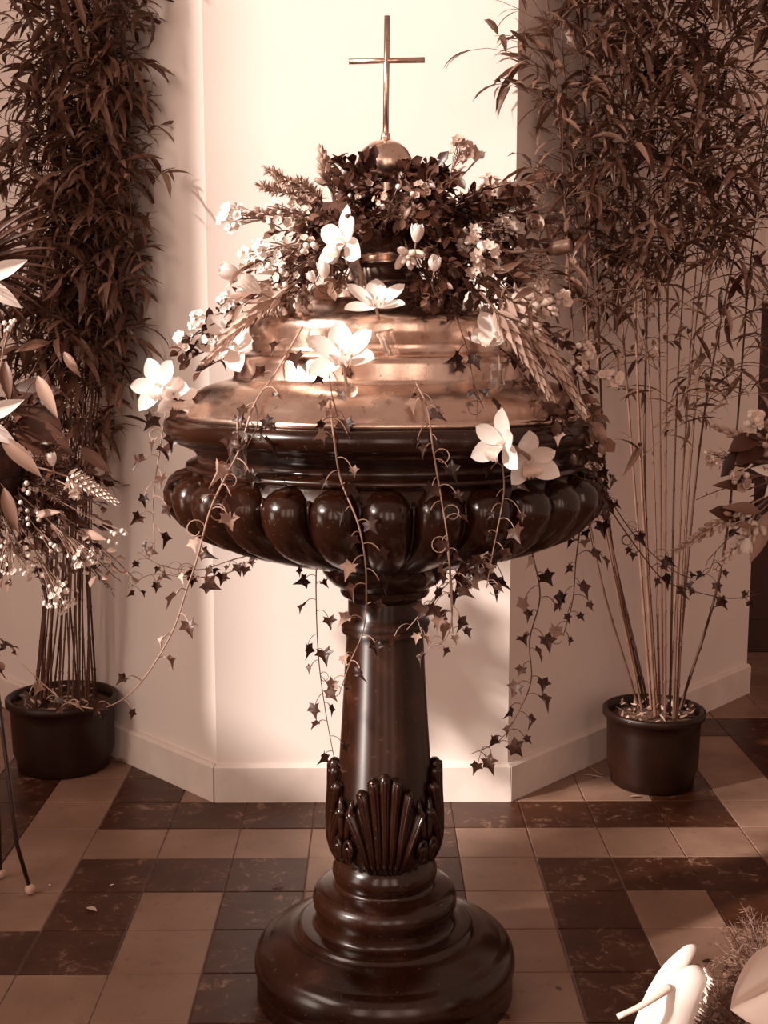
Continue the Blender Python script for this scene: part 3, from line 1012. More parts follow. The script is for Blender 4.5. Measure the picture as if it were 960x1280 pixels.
def lip_mesh():
    q = MB(); vs = []; n = 10; m = 9
    for i in range(n + 1):
        t = i / n
        y = -.12 - .38 * t + .05 * math.sin(t * 3); z = .05 + .46 * math.sin(t * 1.7) - .25 * t * t
        w = .14 + .16 * math.sin(PI * t * .9)
        for j in range(m + 1):
            u = 2 * j / m - 1
            vs.append((w * u, y + .05 * math.sin(j * 2.1 + i) * t, z + .34 * w * 2 * (u * u) * (1 - .6 * t) + .03 * math.sin(j * 2.6) * t))
    return q.add(vs, [(i * (m + 1) + j, i * (m + 1) + j + 1, (i + 1) * (m + 1) + j + 1, (i + 1) * (m + 1) + j) for i in range(n) for j in range(m)])
LIP_M = lip_mesh().mesh('lip', M['lip'])
COLUMN_M = MB().tube([(0, 0, 0), (0, .05, .14), (0, .03, .27), (0, -.03, .34)], [.06, .06, .055, .05], 7).mesh('column', M['white_petal'])
TUBE_P = [(.20, .02), (.21, .06), (.19, .10), (.165, .12), (.165, .9), (.15, .98), (.09, 1.04), (.001, 1.06)]
TUBE_M = MB().lathe([(r, -z) for r, z in TUBE_P], 14).mesh('water_tube', M['glass'])
def orchid(label, c, face, up=(0, 0, 1), size=.06, tube=None, cup=.0, group='white orchids on the font', roll=0.0):
    """size: petal length; tube: direction of the stem and its water tube"""
    root = thing('orchid', label, 'orchid', frame(c, face, up, roll), group)
    for k, a in enumerate((0, 2.15, -2.15)):
        link('petal', SEPAL_M, root, Matrix.Rotation(a, 4, 'Z') @ Matrix.Rotation(cup + U(-.1, .2), 4, 'X') @ S(size * U(.95, 1.05)))
    for a in (1.15, -1.15):
        link('petal', PET_BM, root, Matrix.Rotation(a, 4, 'Z') @ Matrix.Rotation(cup + U(.1, .35), 4, 'X') @ S(size * U(.92, 1.0)))
    link('lip', LIP_M, root, S(size * .95))
    link('column', COLUMN_M, root, S(size * .9))
    if tube is not None:
        td = Vector(tube)
        inv = root.matrix_basis.to_3x3().inverted()
        tl = (inv @ td)
        L = td.length
        e = tl * .35
        q = MB().tube(bez((0, 0, 0), Vector((0, 0, -.02)) + tl * .15, tl * .9, 6), .0028, 6)
        part(root, 'stem', q, M['pale_leaf'])
        m = ymat(e, tl)
        m = T(e) @ (-tl).to_track_quat('Z', 'Y').to_matrix().to_4x4() @ S(L * .65)
        link('water_tube', TUBE_M, root, m)
    return root
LILY_M = petal(1, .34, .55, .45, .45, 1.25, 10, 6).mesh('petal', M['white_petal'])
def lily(label, c, face, size=.11, roll=0.0, cup=.55, group=None, up=(0, 0, 1)):
    root = thing('lily', label, 'lily', frame(c, face, up, roll), group)
    for k in range(6):
        link('petal', LILY_M, root, Matrix.Rotation(k * PI / 3, 4, 'Z') @ Matrix.Rotation(cup, 4, 'X') @ S(size * (1 if k % 2 else .94)))
    q = MB()
    for k in range(6):
        a = k * PI / 3 + .3
        d = Vector((math.cos(a) * .3, math.sin(a) * .3, .8)) * size
        q.tube(bez((0, 0, 0), d * .5 + Vector((0, 0, .15 * size)), d, 5), .0011, 4)
        q.ball(d, (.0022, .007, .0022), 6, 4)
    q.tube([(0, 0, 0), (0, 0, size * .9)], [.0022, .0016], 5); q.ball((0, 0, size * .9), .0035, 6, 4)
    part(root, 'stamens', q, M['tan_petal'])
    q = MB().tube([(0, 0, .004), (0, .0, -.05), (0, -.02, -.10)], [.006, .004, .0035], 6)
    part(root, 'stem', q, M['mid_leaf'])
    return root
def tulip(label, c, up, size, group=None, stem_to=None, mesh=None, name='tulip_bud'):
    """closed cup flower on a stalk"""
    up = Vector(up).normalized(); c = Vector(c)
    root = thing(name, label, 'flower', T(c), group)
    me = mesh or PETC_M
    side = up.orthogonal()
    for k in range(6):
        o = Matrix.Rotation(k * PI / 3, 3, up) @ side
        link('petal', me, root, ymat(o * size * .08, up + o * (.22 if k % 2 else .34), -o, size))
    if stem_to is not None:
        e = Vector(stem_to) - c
        part(root, 'stem', MB().tube(bez((0, 0, 0), -up * e.length * .4, e, 6), .0016, 5), M['stem'])
    return root
PETC_M = petal(1, .62, -.9, .5, .5, .9, 6, 4).mesh('petal', M['white_petal'])
# ------------------------------------------------------------------ flowers on the cover
def D(dy): return YAX + dy
def foam_pt(c):
    v = Vector(c) - Vector((XAX, YAX, cz)); h = Vector((v.x, v.y, 0))
    h = h.normalized() if h.length > 1e-4 else Vector((0, -1, 0))
    return Vector((XAX, YAX, cz)) + h * .10 + Vector((0, 0, max(-.02, min(.045, v.z * .3))))
def ST(px, py, dy, fn, label, *a, **k):
    """stem from the foam ring to a head at the pixel, dy metres before (-) or behind the font's axis"""
    c = W(px, py, D(dy))
    return fn(label, foam_pt(c), c, *a, **k)
G_WAX = 'waxflower sprigs on the font cover'
# dark crown foliage
for i in range(52):
    a = U(0, 2 * PI)
    c = W(492 + 72 * math.cos(a) * math.sqrt(rnd()), U(196, 300), D(-.20 + .26 * rnd()))
    leafy_sprig('dark glossy leafy sprig in the crown just below the brass knob', foam_pt(c), c, 13, .032, 'box', 'dark_leaf', 'dark leafy sprigs below the knob', .15)
for i in range(44):
    sgn = -1 if i % 2 else 1
    c = W(490 + sgn * U(45, 165), U(240, 350), D(U(-.20, .08)))
    side = 'left' if sgn < 0 else 'right'
    leafy_sprig('dark leafy sprig filling the %s of the flower wreath' % ('sunny flank' if sgn < 0 else 'shaded flank'), foam_pt(c), c, 12, .03, 'box', 'dark_leaf' if rnd() < .6 else 'mid_leaf',
                'filler sprigs on the %s' % ('sunny flank' if sgn < 0 else 'shaded flank'), .05)
for i in range(10):
    c = W(U(520, 690), U(330, 395), D(U(-.26, -.08)))
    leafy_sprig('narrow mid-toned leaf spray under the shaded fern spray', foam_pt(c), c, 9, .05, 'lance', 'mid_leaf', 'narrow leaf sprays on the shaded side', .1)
for i in range(34):
    c = W(U(545, 690), U(215, 370), D(U(-.18, .06)))
    leafy_sprig('dark bushy sprig massed behind the feathery fern', foam_pt(c), c, 13, .032, 'box', 'dark_leaf', 'bushy dark sprigs, shaded side', .05)
for i in range(22):
    x = U(345, 640)
    if 440 < x < 520: x += 90
    c = W(x, U(330, 385), D(-.30 + .0006 * abs(x - 480)))
    leafy_sprig('small dark sprig spilling from the wreath onto the brass steps', foam_pt(c), c, 10, .026, 'oval', 'dark_leaf' if i % 3 else 'mid_leaf', 'spilling sprigs on the brass steps', .05, start=.5)
for i in range(26):
    c = W(U(425, 575), U(215, 305), D(U(-.25, -.17)))
    leafy_sprig('crisp dark ivy-like sprig on the front of the wreath', foam_pt(c), c, 10, .03, 'oval', 'dark_leaf' if i % 4 else 'mid_leaf', 'crisp sprigs, wreath front', .05, start=.3)
for i in range(8):
    c = W(U(300, 400), U(330, 385), D(U(-.25, -.08)))
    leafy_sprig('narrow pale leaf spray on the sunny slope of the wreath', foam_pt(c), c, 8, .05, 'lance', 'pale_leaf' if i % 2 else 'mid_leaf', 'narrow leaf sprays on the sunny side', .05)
# heath sprigs
for (x, y, dy, n) in ((334, 212, -.02, 200), (326, 232, -.06, 200), (374, 226, -.02, 190), (322, 262, -.08, 130), (345, 226, .02, 180)):
    ST(x, y, dy, needle_sprig, 'fuzzy tan heath sprig rising over the white waxflowers', 'needle', 'fuzzy heath sprigs', .022, n)
ST(452, 205, -.05, needle_sprig, 'fuzzy heath sprig beside the brass knob', 'needle', None, .02, 120)
ST(660, 250, -.05, needle_sprig, 'soft heath sprig reaching towards the airy bamboo', 'needle_dark', None, .03, 200)
ST(640, 232, -.02, needle_sprig, 'bushy heath sprig above the round pale rosette', 'needle', None, .025, 160)
ST(392, 268, -.12, needle_sprig, 'short dark heath sprig behind the sideways orchid', 'needle_dark', 'dark heath sprigs', .025, 160)
ST(300, 345, -.12, needle_sprig, 'low heath sprig above the slender pale leaf spray', 'needle', None, .02, 150)
ST(520, 262, -.2, needle_sprig, 'pale fuzzy heath sprig on the wreath front', 'needle', 'pale front heath sprigs', .024, 170)
ST(470, 268, -.2, needle_sprig, 'pale fuzzy heath sprig on the wreath front', 'needle', 'pale front heath sprigs', .024, 170)
# feathery fern sprays
for (x, y, dy, r, lb) in ((640, 345, -.16, .075, 'largest feathery dark fern spray above the scaly spikes'), (655, 275, -.06, .06, 'feathery fern spray behind the round pale rosette'), (610, 300, -.14, .06, 'feathery fern spray behind the largest starry head'), (665, 330, -.1, .05, 'small feathery fern spray under the horizontal seed pod')):
    ST(x, y, dy, fern_tuft, lb, r, 'feathery fern sprays, shaded side', 'fern')
for (x, y, dy, r, lb) in ((500, 262, -.22, .05, 'feathery fern spray straight above the brass neck'), (395, 345, -.2, .05, 'feathery fern spray under the sideways orchid'), (535, 350, -.2, .045, 'feathery fern spray under the pale freesia')):
    ST(x, y, dy, fern_tuft, lb, r, 'feathery fern sprays, wreath front', 'fern')
# upright flower spikes and heads
ST(401, 186, -.03, flower_spike, 'tall pale flower spike standing above the sideways orchid', 26, .024, .016, BUD_T, None, .30)
ST(411, 215, -.05, leafy_sprig, 'leafy stem beside the tall pale flower spike', 12, .026, 'box', 'mid_leaf')
ST(576, 190, -.02, flower_cluster, 'rounded pale flower head on the leafy stem against the sunlit wall', .028, 16, .022, BLOS_T, None, 4, 'starry_flower')
ST(574, 220, -.02, leafy_sprig, 'upright leafy stem under the rounded flower head', 16, .026, 'box', 'mid_leaf')
ST(601, 196, .0, flower_cluster, 'single tiny star flower on a thin stalk against the sunlit wall', .006, 2, .02, STAR_W, None, 1, 'star_flower')
ST(611, 243, -.04, flower_cluster, 'tan rounded flower head below the tiny star flower', .034, 20, .024, BLOS_T, None, 4, 'starry_flower')
ST(632, 234, -.02, leafy_sprig, 'curly pale leaf tuft beside the tan flower head', 12, .028, 'box', 'mid_leaf')
ST(293, 274, -.10, flower_cluster, 'white flower head with dark eyes sticking out towards the dense bamboo', .026, 15, .022, BLOS_W, None, 5, 'starry_flower')
ST(312, 268, -.09, flower_spike, 'tan bud spike beside the white head with dark eyes', 14, .022, .014, BUD_T, None, .6)
for (x, y, dy, r, n, lb) in ((355, 266, -.14, .036, 9, 'waxflower cluster at the foot of the heath sprigs'), (340, 322, -.2, .042, 17, 'largest and whitest waxflower cluster, on the sunny flank'), (388, 308, -.2, .026, 7, 'small waxflower cluster touching the sideways orchid'),
                             (318, 318, -.16, .03, 6, 'sparse waxflower cluster behind the white lily bud'), (362, 345, -.22, .03, 6, 'low waxflower cluster over the upper brass step')):
    ST(x, y, dy, flower_cluster, lb, r, n, .017, BLOS_W if n > 12 else BLOS_C, G_WAX, 5)
for (x, y, dy, r, n, lb) in ((604, 322, -.2, .032, 14, 'largest cream starry flower head, in front of the dark fern'), (585, 300, -.18, .02, 8, 'small cream starry head above the largest starry head'), (630, 285, -.1, .025, 8, 'cream starry head next to the round pale rosette')):
    ST(x, y, dy, flower_cluster, lb, r, n, .024, STAR_W, 'starry heads on the shaded flank', 4, 'starry_flower')
for (x, y, dy, r, n, lb) in ((490, 252, -.22, .03, 7, 'tan blossoms in the dark leaves straight below the knob'), (525, 240, -.2, .028, 7, 'tan blossoms in the dark leaves above the upright cup bud'), (455, 240, -.18, .025, 6, 'tan blossoms in the dark leaves above the sideways orchid')):
    ST(x, y, dy, flower_cluster, lb, r, n, .015, BLOS_T, 'tan blossoms in the crown', 2, 'blossom_sprig')
# rosette and seed pod towards the right
def rose(label, c, face, size, mat='tan_petal'):
    root = thing('rose', label, 'flower', frame(c, face))
    me = petal(1, 1.0, -1.3, .4, .6, .8, 6, 4, .02).mesh('petal', M[mat])
    for ring, (n, tilt, sc) in enumerate(((3, 1.25, .55), (5, .95, .75), (6, .6, .95))):
        for k in range(n):
            link('petal', me, root, Matrix.Rotation(2 * PI * (k + ring * .4) / n, 4, 'Z') @ Matrix.Rotation(tilt, 4, 'X') @ S(size * sc))
    part(root, 'stem', MB().tube([(0, 0, 0), (0, .0, -.05), (-.02, -.01, -.12)], .003, 5), M['stem'])
    return root
rose('round pale rosette bloom beyond the fern spray', W(665, 284, D(-.08)), (.2, -1, .35), .032)
c = W(640, 315, D(-.12)); e = W(684, 313, D(-.12)); e2 = W(704, 309, D(-.13))
rp = thing('poppy_pod', 'plump pale seed pod on a straight horizontal stalk', 'seed pod', T(foam_pt(c)))
part(rp, 'stem', MB().tube([foam_pt(c), c, e], [.003, .0034, .0036], 6), M['pale_leaf'], local=False)
ax = (e2 - e).normalized()
q = MB().lathe([(.001, .0), (.005, -.002), (.011, -.007), (.0135, -.016), (.014, -.030), (.0125, -.040), (.014, -.043), (.012, -.046), (.001, -.044)], 12)
q.xf(T(e) @ (-ax).to_track_quat('Z', 'Y').to_matrix().to_4x4())
part(rp, 'pod', q, M['mid_leaf'], local=False)
# small tulip-like buds
G_T = 'small white cup buds on the wreath front'
for (x, y, dy, s, up, lb) in ((520, 303, -.24, .034, (.1, -.2, 1), 'white cup bud standing above the pale freesia'), (415, 330, -.24, .036, (.1, -.2, 1), 'white cup bud just under the sideways orchid'),
                          (407, 348, -.25, .032, (-.2, -.2, 1), 'lower white cup bud below the one under the sideways orchid'), (392, 353, -.25, .022, (-.4, -.4, 1), 'smallest white cup bud leaning towards the waxflowers')):
    c = W(x, y, D(dy))
    tulip(lb, c, up, s, G_T, foam_pt(c))
# freesia like buds
c = W(545, 328, D(-.25))
flower_spike('freesia spray of pale buds under the dark fern', foam_pt(c), W(512, 325, D(-.26)), 9, .032, .012, BUD_C, None, .75, 'freesia', taper=.3)
tulip('open pale freesia cup with dark throat under the fern', W(543, 338, D(-.26)), (.0, -.7, .6), .034, None, foam_pt(c), None, 'freesia')
for (x0, y0, x1, y1, dy) in ((635, 372, 664, 382, -.22), (648, 395, 690, 388, -.22), (650, 400, 668, 415, -.24)):
    flower_spike('cream freesia buds over the long scaly flower spike', W(x0 - 30, y0 - 20, D(-.16)), W(x1, y1, D(dy)), 8, .034, .012, BUD_C, 'freesia buds, shaded slope', .6, 'freesia', taper=.4)
ST(668, 355, -.16, flower_cluster, 'single starry blossom below the horizontal seed pod', .012, 3, .03, STAR_W, None, 1, 'star_flower')
# long scaly spikes lying down both slopes
flower_spike('long scaly pale spike lying down the shaded slope of the cover', W(612, 352, D(-.2)), SURF(728, 512, .035), 90, .05, .011, BRACT, None, .12, 'foxtail_spike', sag=.12, taper=.2)
flower_spike('second scaly spike lying on the shaded slope near the brim', W(600, 365, D(-.25)), SURF(690, 500, .03), 70, .045, .009, BRACT, None, .2, 'foxtail_spike', sag=.12, taper=.2)
flower_spike('long pale bract spike lying down the sunny slope of the cover', W(372, 352, D(-.22)), SURF(258, 452, .04), 70, .045, .009, BRACT, None, .12, 'foxtail_spike', sag=.12, taper=.2)
leafy_sprig('slender pale leaf spray lying on the sunny slope', W(372, 350, D(-.2)), SURF(292, 392, .05), 10, .06, 'lance', 'pale_leaf')
# edge blossoms on the brim
for (x, y, n, lb) in ((312, 362, 7, 'little white blossoms under the white lily bud'), (285, 378, 9, 'little white blossoms where the sunny bract spike begins'), (250, 402, 9, 'little white blossoms against the lit pier corner'), (232, 424, 9, 'outermost white blossoms above the brim orchids'), (262, 425, 7, 'little white blossoms touching the large slope orchid')):
    c = SURF(x, y, .04, D(-.12)); flower_cluster(lb, c + Vector((.05, .03, .02)), c, .02, n, .017, BLOS_W, 'trailing blossoms, sunny edge', 3, 'blossom_sprig')
for (x, y, n, lb) in ((728, 440, 9, 'little cream blossoms on the shaded edge, above the spike tips'), (752, 468, 9, 'little cream blossoms overhanging the shaded brim'), (768, 474, 6, 'outermost cream blossoms beside the bamboo canes'), (722, 462, 6, 'little cream blossoms at the tip of the long scaly spike'), (700, 372, 6, 'little cream blossoms under the horizontal seed pod')):
    c = SURF(x, y, .04, D(-.10)); flower_cluster(lb, c + Vector((-.05, .03, .02)), c, .02, n, .018, BLOS_C, 'trailing blossoms, shaded edge', 3, 'blossom_sprig')
for (x, y) in ((228, 455), (222, 440), (240, 420), (276, 388), (300, 400), (215, 510), (250, 465)):
    c = SURF(x, y, .03, D(-.12)); leafy_sprig('small dark leaf sprig at the sunny edge of the cover', c + Vector((.06, .02, .03)), c, 6, .032, 'oval', 'dark_leaf', 'leaf sprigs, sunny edge', .1)
for (x, y) in ((690, 420), (712, 440), (735, 480), (745, 520), (700, 470), (670, 440), (690, 395), (720, 500), (755, 550), (742, 575), (660, 470), (700, 530)):
    c = SURF(x, y, .03, D(-.10)); leafy_sprig('mid-toned leaf sprig hanging at the shaded edge of the cover', c + Vector((-.05, .02, .05)), c, 7, .036, 'oval' if y < 500 else 'box', 'mid_leaf' if rnd() < .5 else 'dark_leaf', 'leaf sprigs, shaded edge', .1)
for (x, y) in ((365, 372), (378, 380), (352, 362), (545, 358), (560, 368), (600, 380), (625, 372), (420, 355), (350, 385)):
    c = SURF(x, y, .03); flower_cluster('low tuft of leaf buds lying on the upper brass step', c + Vector((0, .05, .06)), c, .02, 5, .016, BLOS_T, 'bud tufts on the upper step', 4, 'blossom_sprig')
# knobbly seed heads at the foot of the wreath
for (x, y) in ((362, 382), (380, 372)):
    c = SURF(x, y, .02)
    rp = thing('seed_head', 'small knobbly seed head at the foot of the wreath', 'seed head', T(c), 'seed heads at the wreath foot')
    q = MB().ball((0, 0, 0), (.011, .011, .016), 10, 7)
    for k in range(40):
        a = k * 2.4; z = 1 - 2 * (k + .5) / 40; r = math.sqrt(1 - z * z)
        q.ball((.011 * r * math.cos(a), .011 * r * math.sin(a), .016 * z), .0026, 5, 4)
    part(rp, 'head', q, M['tan_petal'])
    part(rp, 'stem', MB().tube([(0, 0, .01), (0, .04, .06)], .0018, 5), M['stem'])

# white orchids
orchid('white orchid turned sideways in the sunny side of the wreath', W(432, 302, D(-.26)), (-.85, -.55, .25), (.1, 0, 1), .068, (.03, .05, -.08), roll=.15)
orchid('white orchid opening upward before the small brass step, tube hanging below', SURF(470, 383, .035), (0, -.55, 1), (0, 1, .5), .066, (.04, -.01, -.12), .15)
orchid('broad white orchid lying over the second brass step, tube hanging to brim', SURF(428, 447, .04), (-.1, -.75, .7), (.2, .5, 1), .074, (.02, -.01, -.14), .1, roll=.3)
orchid('large white orchid on the sunny slope above the scalloped leaves', SURF(288, 430, .05), (-.25, -.9, .3), (.1, 0, 1), .072, (.06, .03, .02), .1, roll=-.4)
orchid('white orchid overhanging the brim nearest the dense bamboo', SURF(200, 483, .05, D(-.16)), (-.35, -.9, .25), (0, 0, 1), .062, (.06, .05, -.02), .05, roll=.5)
orchid('second white orchid at the brim, half hidden by its neighbour', SURF(220, 497, .04, D(-.12)), (.4, -.8, -.1), (0, 0, 1), .045, (.04, .05, 0), .1)
orchid('half-closed white orchid on the shaded slope by the scaly spikes', SURF(622, 425, .04), (-.4, -.6, .7), (.6, .2, 1), .066, (.0, -.02, -.12), .35)
orchid('upper of two white orchids hanging in front of the marble rim', SURF(630, 555, .06), (-.75, -.6, .1), (.2, 0, 1), .062, (.05, .03, -.03), .15)
orchid('lower of two white orchids hanging in front of the marble rim', SURF(657, 574, .05), (.25, -.85, -.15), (-.1, -.3, 1), .062, (-.04, .03, .03), .3)
tulip('white lily bud cup on the sunny slope of the wreath', W(325, 365, D(-.26)), (-.6, -.4, .5), .05, None, W(360, 360, D(-.15)), None, 'lily_bud')
tulip('white lily bud pointing at the sunny slope blossoms', W(302, 347, D(-.18)), (-.9, -.2, .4), .045, None, W(345, 345, D(-.1)), None, 'lily_bud')

# clear water tube dangling on the marble
def tube_thing(label, px0, py0, px1, py1, off=.02):
    a = SURF(px0, py0, off); e = SURF(px1, py1, off)
    t = thing('water_tube', label, 'glass tube', T(a))
    d = e - a
    q = MB().lathe([(r, -z) for r, z in TUBE_P], 14).xf((-d).to_track_quat('Z', 'Y').to_matrix().to_4x4() @ S(d.length / 1.06))
    part(t, 'vial', q, M['glass'])
    part(t, 'stem', MB().tube([Vector((0, 0, .03)), Vector((0, 0, 0)), d * .7], .0022, 5), M['pale_leaf'])
tube_thing('clear glass water tube dangling over the marble rim on the sunny side', 297, 545, 299, 594)

# ------------------------------------------------------------------ ivy trails
def P_(pts, off=.016):
    out = []
    for p in pts:
        out.append(W(p[0], p[1], D(p[2])) if len(p) > 2 else SURF(p[0], p[1], off))
    return out
ivy_vine('long ivy trail from the sunny rim down to the dense bamboo pot', P_([(378, 408), (345, 465), (318, 505), (300, 560), (280, 600, -.48), (262, 640, -.47), (246, 700, -.42), (234, 735, -.36), (213, 795, -.28), (170, 860, -.15), (128, 885, -.05), (85, 878, .0), (62, 862, .02), (28, 830, .05)]), 30, .040, .35, False, .0028, 5)
ivy_vine('ivy trail down the middle of the bowl and along the column', P_([(412, 500), (417, 545), (426, 600), (446, 650), (455, 690, -.45), (458, 730, -.4), (455, 785, -.30), (437, 830, -.2), (424, 868, -.16)]), 20, .034, .4, False, .0024, 4)
ivy_vine('thin ivy trail hanging free on the sunny side of the column', P_([(396, 690, -.18), (395, 740, -.18), (398, 820, -.18), (407, 890, -.18), (421, 965, -.17)]), 16, .034, .1, True, .0018, 1)
ivy_vine('ivy trail crossing the rim and bowl between the middle gadroons', P_([(520, 478), (534, 510), (541, 560), (551, 620), (560, 680, -.46), (563, 740, -.42), (566, 790, -.4)]), 20, .034, .3, False, .0024, 5)
ivy_vine('looping ivy end beside the column neck', P_([(610, 690, -.42), (575, 715, -.36), (545, 745, -.28), (508, 788, -.2)]), 9, .042, .5, False, .002, 1)
ivy_vine('pale curling ivy loop beneath the middle of the bowl', P_([(560, 690, -.45), (565, 740, -.40), (563, 785, -.36), (548, 806, -.34), (530, 795, -.32), (522, 775, -.3)]), 8, .034, .7, False, .002, 2)
ivy_vine('ivy trail hanging below the pair of front orchids', P_([(628, 580), (630, 610), (626, 640), (618, 680, -.43), (608, 735, -.42)]), 10, .036, .2, False, .002, 3)
ivy_vine('leafy ivy cluster under the bowl before the sunlit wall edge', P_([(640, 672, -.34), (612, 700, -.36), (585, 712, -.36), (565, 725, -.35)]), 11, .048, .1, True, .002, 0)
ivy_vine('ivy trail hanging free at the lit corner of the pier', P_([(664, 685, -.2), (675, 745, -.2), (662, 800, -.2), (664, 850, -.2), (648, 890, -.2), (625, 925, -.2), (590, 942, -.2)]), 20, .036, .15, True, .002, 2)
ivy_vine('short ivy trail hanging from the shaded end of the bowl', P_([(728, 640, -.1), (720, 700, -.1), (716, 750, -.1), (704, 795, -.1)]), 12, .036, .25, True, .002, 2)
ivy_vine('long ivy shoot reaching across the bare bamboo canes', P_([(735, 590, -.1), (765, 640, .05), (800, 690, .15), (830, 725, .2), (870, 740, .22), (915, 748, .22), (952, 742, .22)]), 13, .036, .6, True, .0022, 5)
ivy_vine('second ivy shoot curling among the bare bamboo canes', P_([(730, 560, -.05), (755, 610, .05), (790, 665, .12), (830, 705, .16), (862, 722, .18), (885, 715, .2), (895, 690, .2)]), 12, .034, .6, True, .0018, 5)
ivy_vine('ivy tangle hanging beside the shaded end of the rim', P_([(690, 500), (712, 540), (738, 560, -.1), (742, 600, -.1), (748, 650, -.08)]), 18, .036, .2, True, .002, 4)
ivy_vine('ivy trail from the brim past the shaded end of the gadroons', P_([(722, 470, -.1), (728, 520, -.1), (730, 580, -.12), (734, 640, -.12), (742, 690, -.1)]), 16, .034, .3, True, .002, 4)
ivy_vine('ivy trail hanging straight from the brim orchid by the dense bamboo', P_([(208, 510, -.1), (200, 560, -.1), (192, 620, -.1), (193, 690, -.1)]), 11, .036, .1, False, .0022, 2)
ivy_vine('thin ivy shoot running sideways under the sunny gadroons', P_([(328, 690, -.15), (290, 700, -.15), (250, 712, -.12), (205, 708, -.1), (172, 690, -.08)]), 12, .026, .3, True, .0016, 3)
ivy_vine('thin lower ivy shoot running sideways towards the dense bamboo', P_([(322, 697, -.15), (285, 716, -.15), (240, 722, -.1), (190, 718, -.05), (160, 735, 0)]), 10, .026, .3, True, .0016, 2)
ivy_vine('ivy strand over the brass steps on the shaded side', P_([(560, 350), (572, 400), (585, 440), (592, 478), (604, 510)]), 10, .03, .1, True, .0018, 2)
ivy_vine('short ivy spray on the brim above the tall vial', P_([(420, 420), (412, 470), (418, 505), (424, 530)]), 7, .032, .1, True, .0018, 1)
ivy_vine('ivy strand over the brass brim before the scaly spikes', P_([(640, 440), (660, 480), (680, 505), (700, 525)]), 9, .03, .2, True, .0018, 2)
ivy_vine('dark ivy spray lying over the marble rim by the dangling vial', P_([(318, 500), (322, 530), (310, 556), (296, 585)]), 6, .044, .05, True, .002, 0)
# ------------------------------------------------------------------ flower stands and side bouquets
def stand(label, top, feet):
    """iron pole with bent legs and round feet"""
    base = Vector((top.x, top.y, 0))
    root = thing('flower_stand', label, 'stand', T(base))
    hub = Vector((0, 0, .62)); 
    part(root, 'pole', MB().tube([hub, Vector((0, 0, top.z))], .009, 8), M['iron'])
    part(root, 'dish', MB().lathe([(.11, top.z + .05), (.105, top.z + .045), (.09, top.z + .005), (.0, top.z)], 24), M['iron'])
    for (kn, ft) in feet:
        kn = Vector(kn) - base; ft = Vector(ft) - base
        part(root, 'leg', MB().tube([hub, kn, ft + Vector((0, 0, .012))], [.0055, .0055, .005], 7), M['iron'])
        part(root, 'foot', MB().ball(ft + Vector((0, 0, .0135)), .0135, 10, 8), M['rubber'])
    q = MB().tube([Vector((.03 * math.cos(a), .03 * math.sin(a), .62)) for a in [i * PI / 6 for i in range(13)]], .004, 6)
    part(root, 'collar', q, M['iron'])
    return root
ft = F(38, 1118); yS = ft.y
kn = W(21, 1056, yS)
tpL = W(-18, 640, yS + .02); tpL = Vector((tpL.x, tpL.y, .99))
cx_, cy_ = tpL.x, tpL.y
def mirror_leg(ang):
    rk = (Vector((kn.x - cx_, kn.y - cy_, 0)).length, kn.z); rf = Vector((ft.x - cx_, ft.y - cy_, 0)).length
    return ((cx_ + rk[0] * math.cos(ang), cy_ + rk[0] * math.sin(ang), rk[1]), (cx_ + rf * math.cos(ang), cy_ + rf * math.sin(ang), 0))
a0 = math.atan2(ft.y - cy_, ft.x - cx_)
stand('black iron tripod flower stand with a pale rubber foot', tpL, [(kn, ft), mirror_leg(a0 + 2.2), mirror_leg(a0 - 2.2)])
LB = Vector((tpL.x, tpL.y, 1.02))
fl = link('foam_ball', MB().ball((0, 0, .05), (.10, .10, .09), 18, 12).mesh('foam_ball', M['foam']), None, T(LB))
tag(fl, 'dark foam ball of the bouquet on the black tripod stand', 'foam')
YB = LB.y
def LBP(px, py, dy): return W(px, py, YB + dy)
def lb_base(c):
    v = (Vector(c) - LB - Vector((0, 0, .05)))
    return LB + Vector((0, 0, .05)) + v.normalized() * .075
def SL(px, py, dy, fn, label, *a, **k):
    c = LBP(px, py, dy); return fn(label, lb_base(c), c, *a, **k)
lily('upper white lily under the dark palm leaf by the dense bamboo', LBP(-24, 352, -.10), (.2, -.95, .15), .115, -.08, .15, 'white lilies by the dense bamboo')
lily('white lily low in the bouquet on the black tripod stand', LBP(-26, 524, -.14), (.2, -.9, .1), .11, -.12, .2, 'white lilies by the dense bamboo')
lily('pale lily at the foot of the bouquet on the black tripod stand', LBP(-40, 660, -.10), (.5, -.8, .2), .08, .1, .4)
for c0 in ((-32, 338), (-30, 525), (-40, 660)):
    pass
# palm leaf
root, path = stem_root('palm_leaf', 'dark fan palm leaf with narrow fingers above the white lilies', 'leaf', None, LB + Vector((-.03, .02, .12)), LBP(-45, 345, .05), .1, .004, 'ivy_stem_dark')
me = leafset('lance', 'dark_leaf')
pe = path[-1]
for k in range(15):
    t = k / 14
    tgt = LBP(22 + 48 * math.sin(PI * (t * .8 + .15)), 240 + 190 * t, .02 + .03 * (k % 2)) - Vector(root.location)
    d = tgt - pe
    link('leaf', me, root, ymat(pe, d, (0, -.6, .8), 1) @ Matrix.Diagonal((d.length * .28, d.length, d.length, 1)))
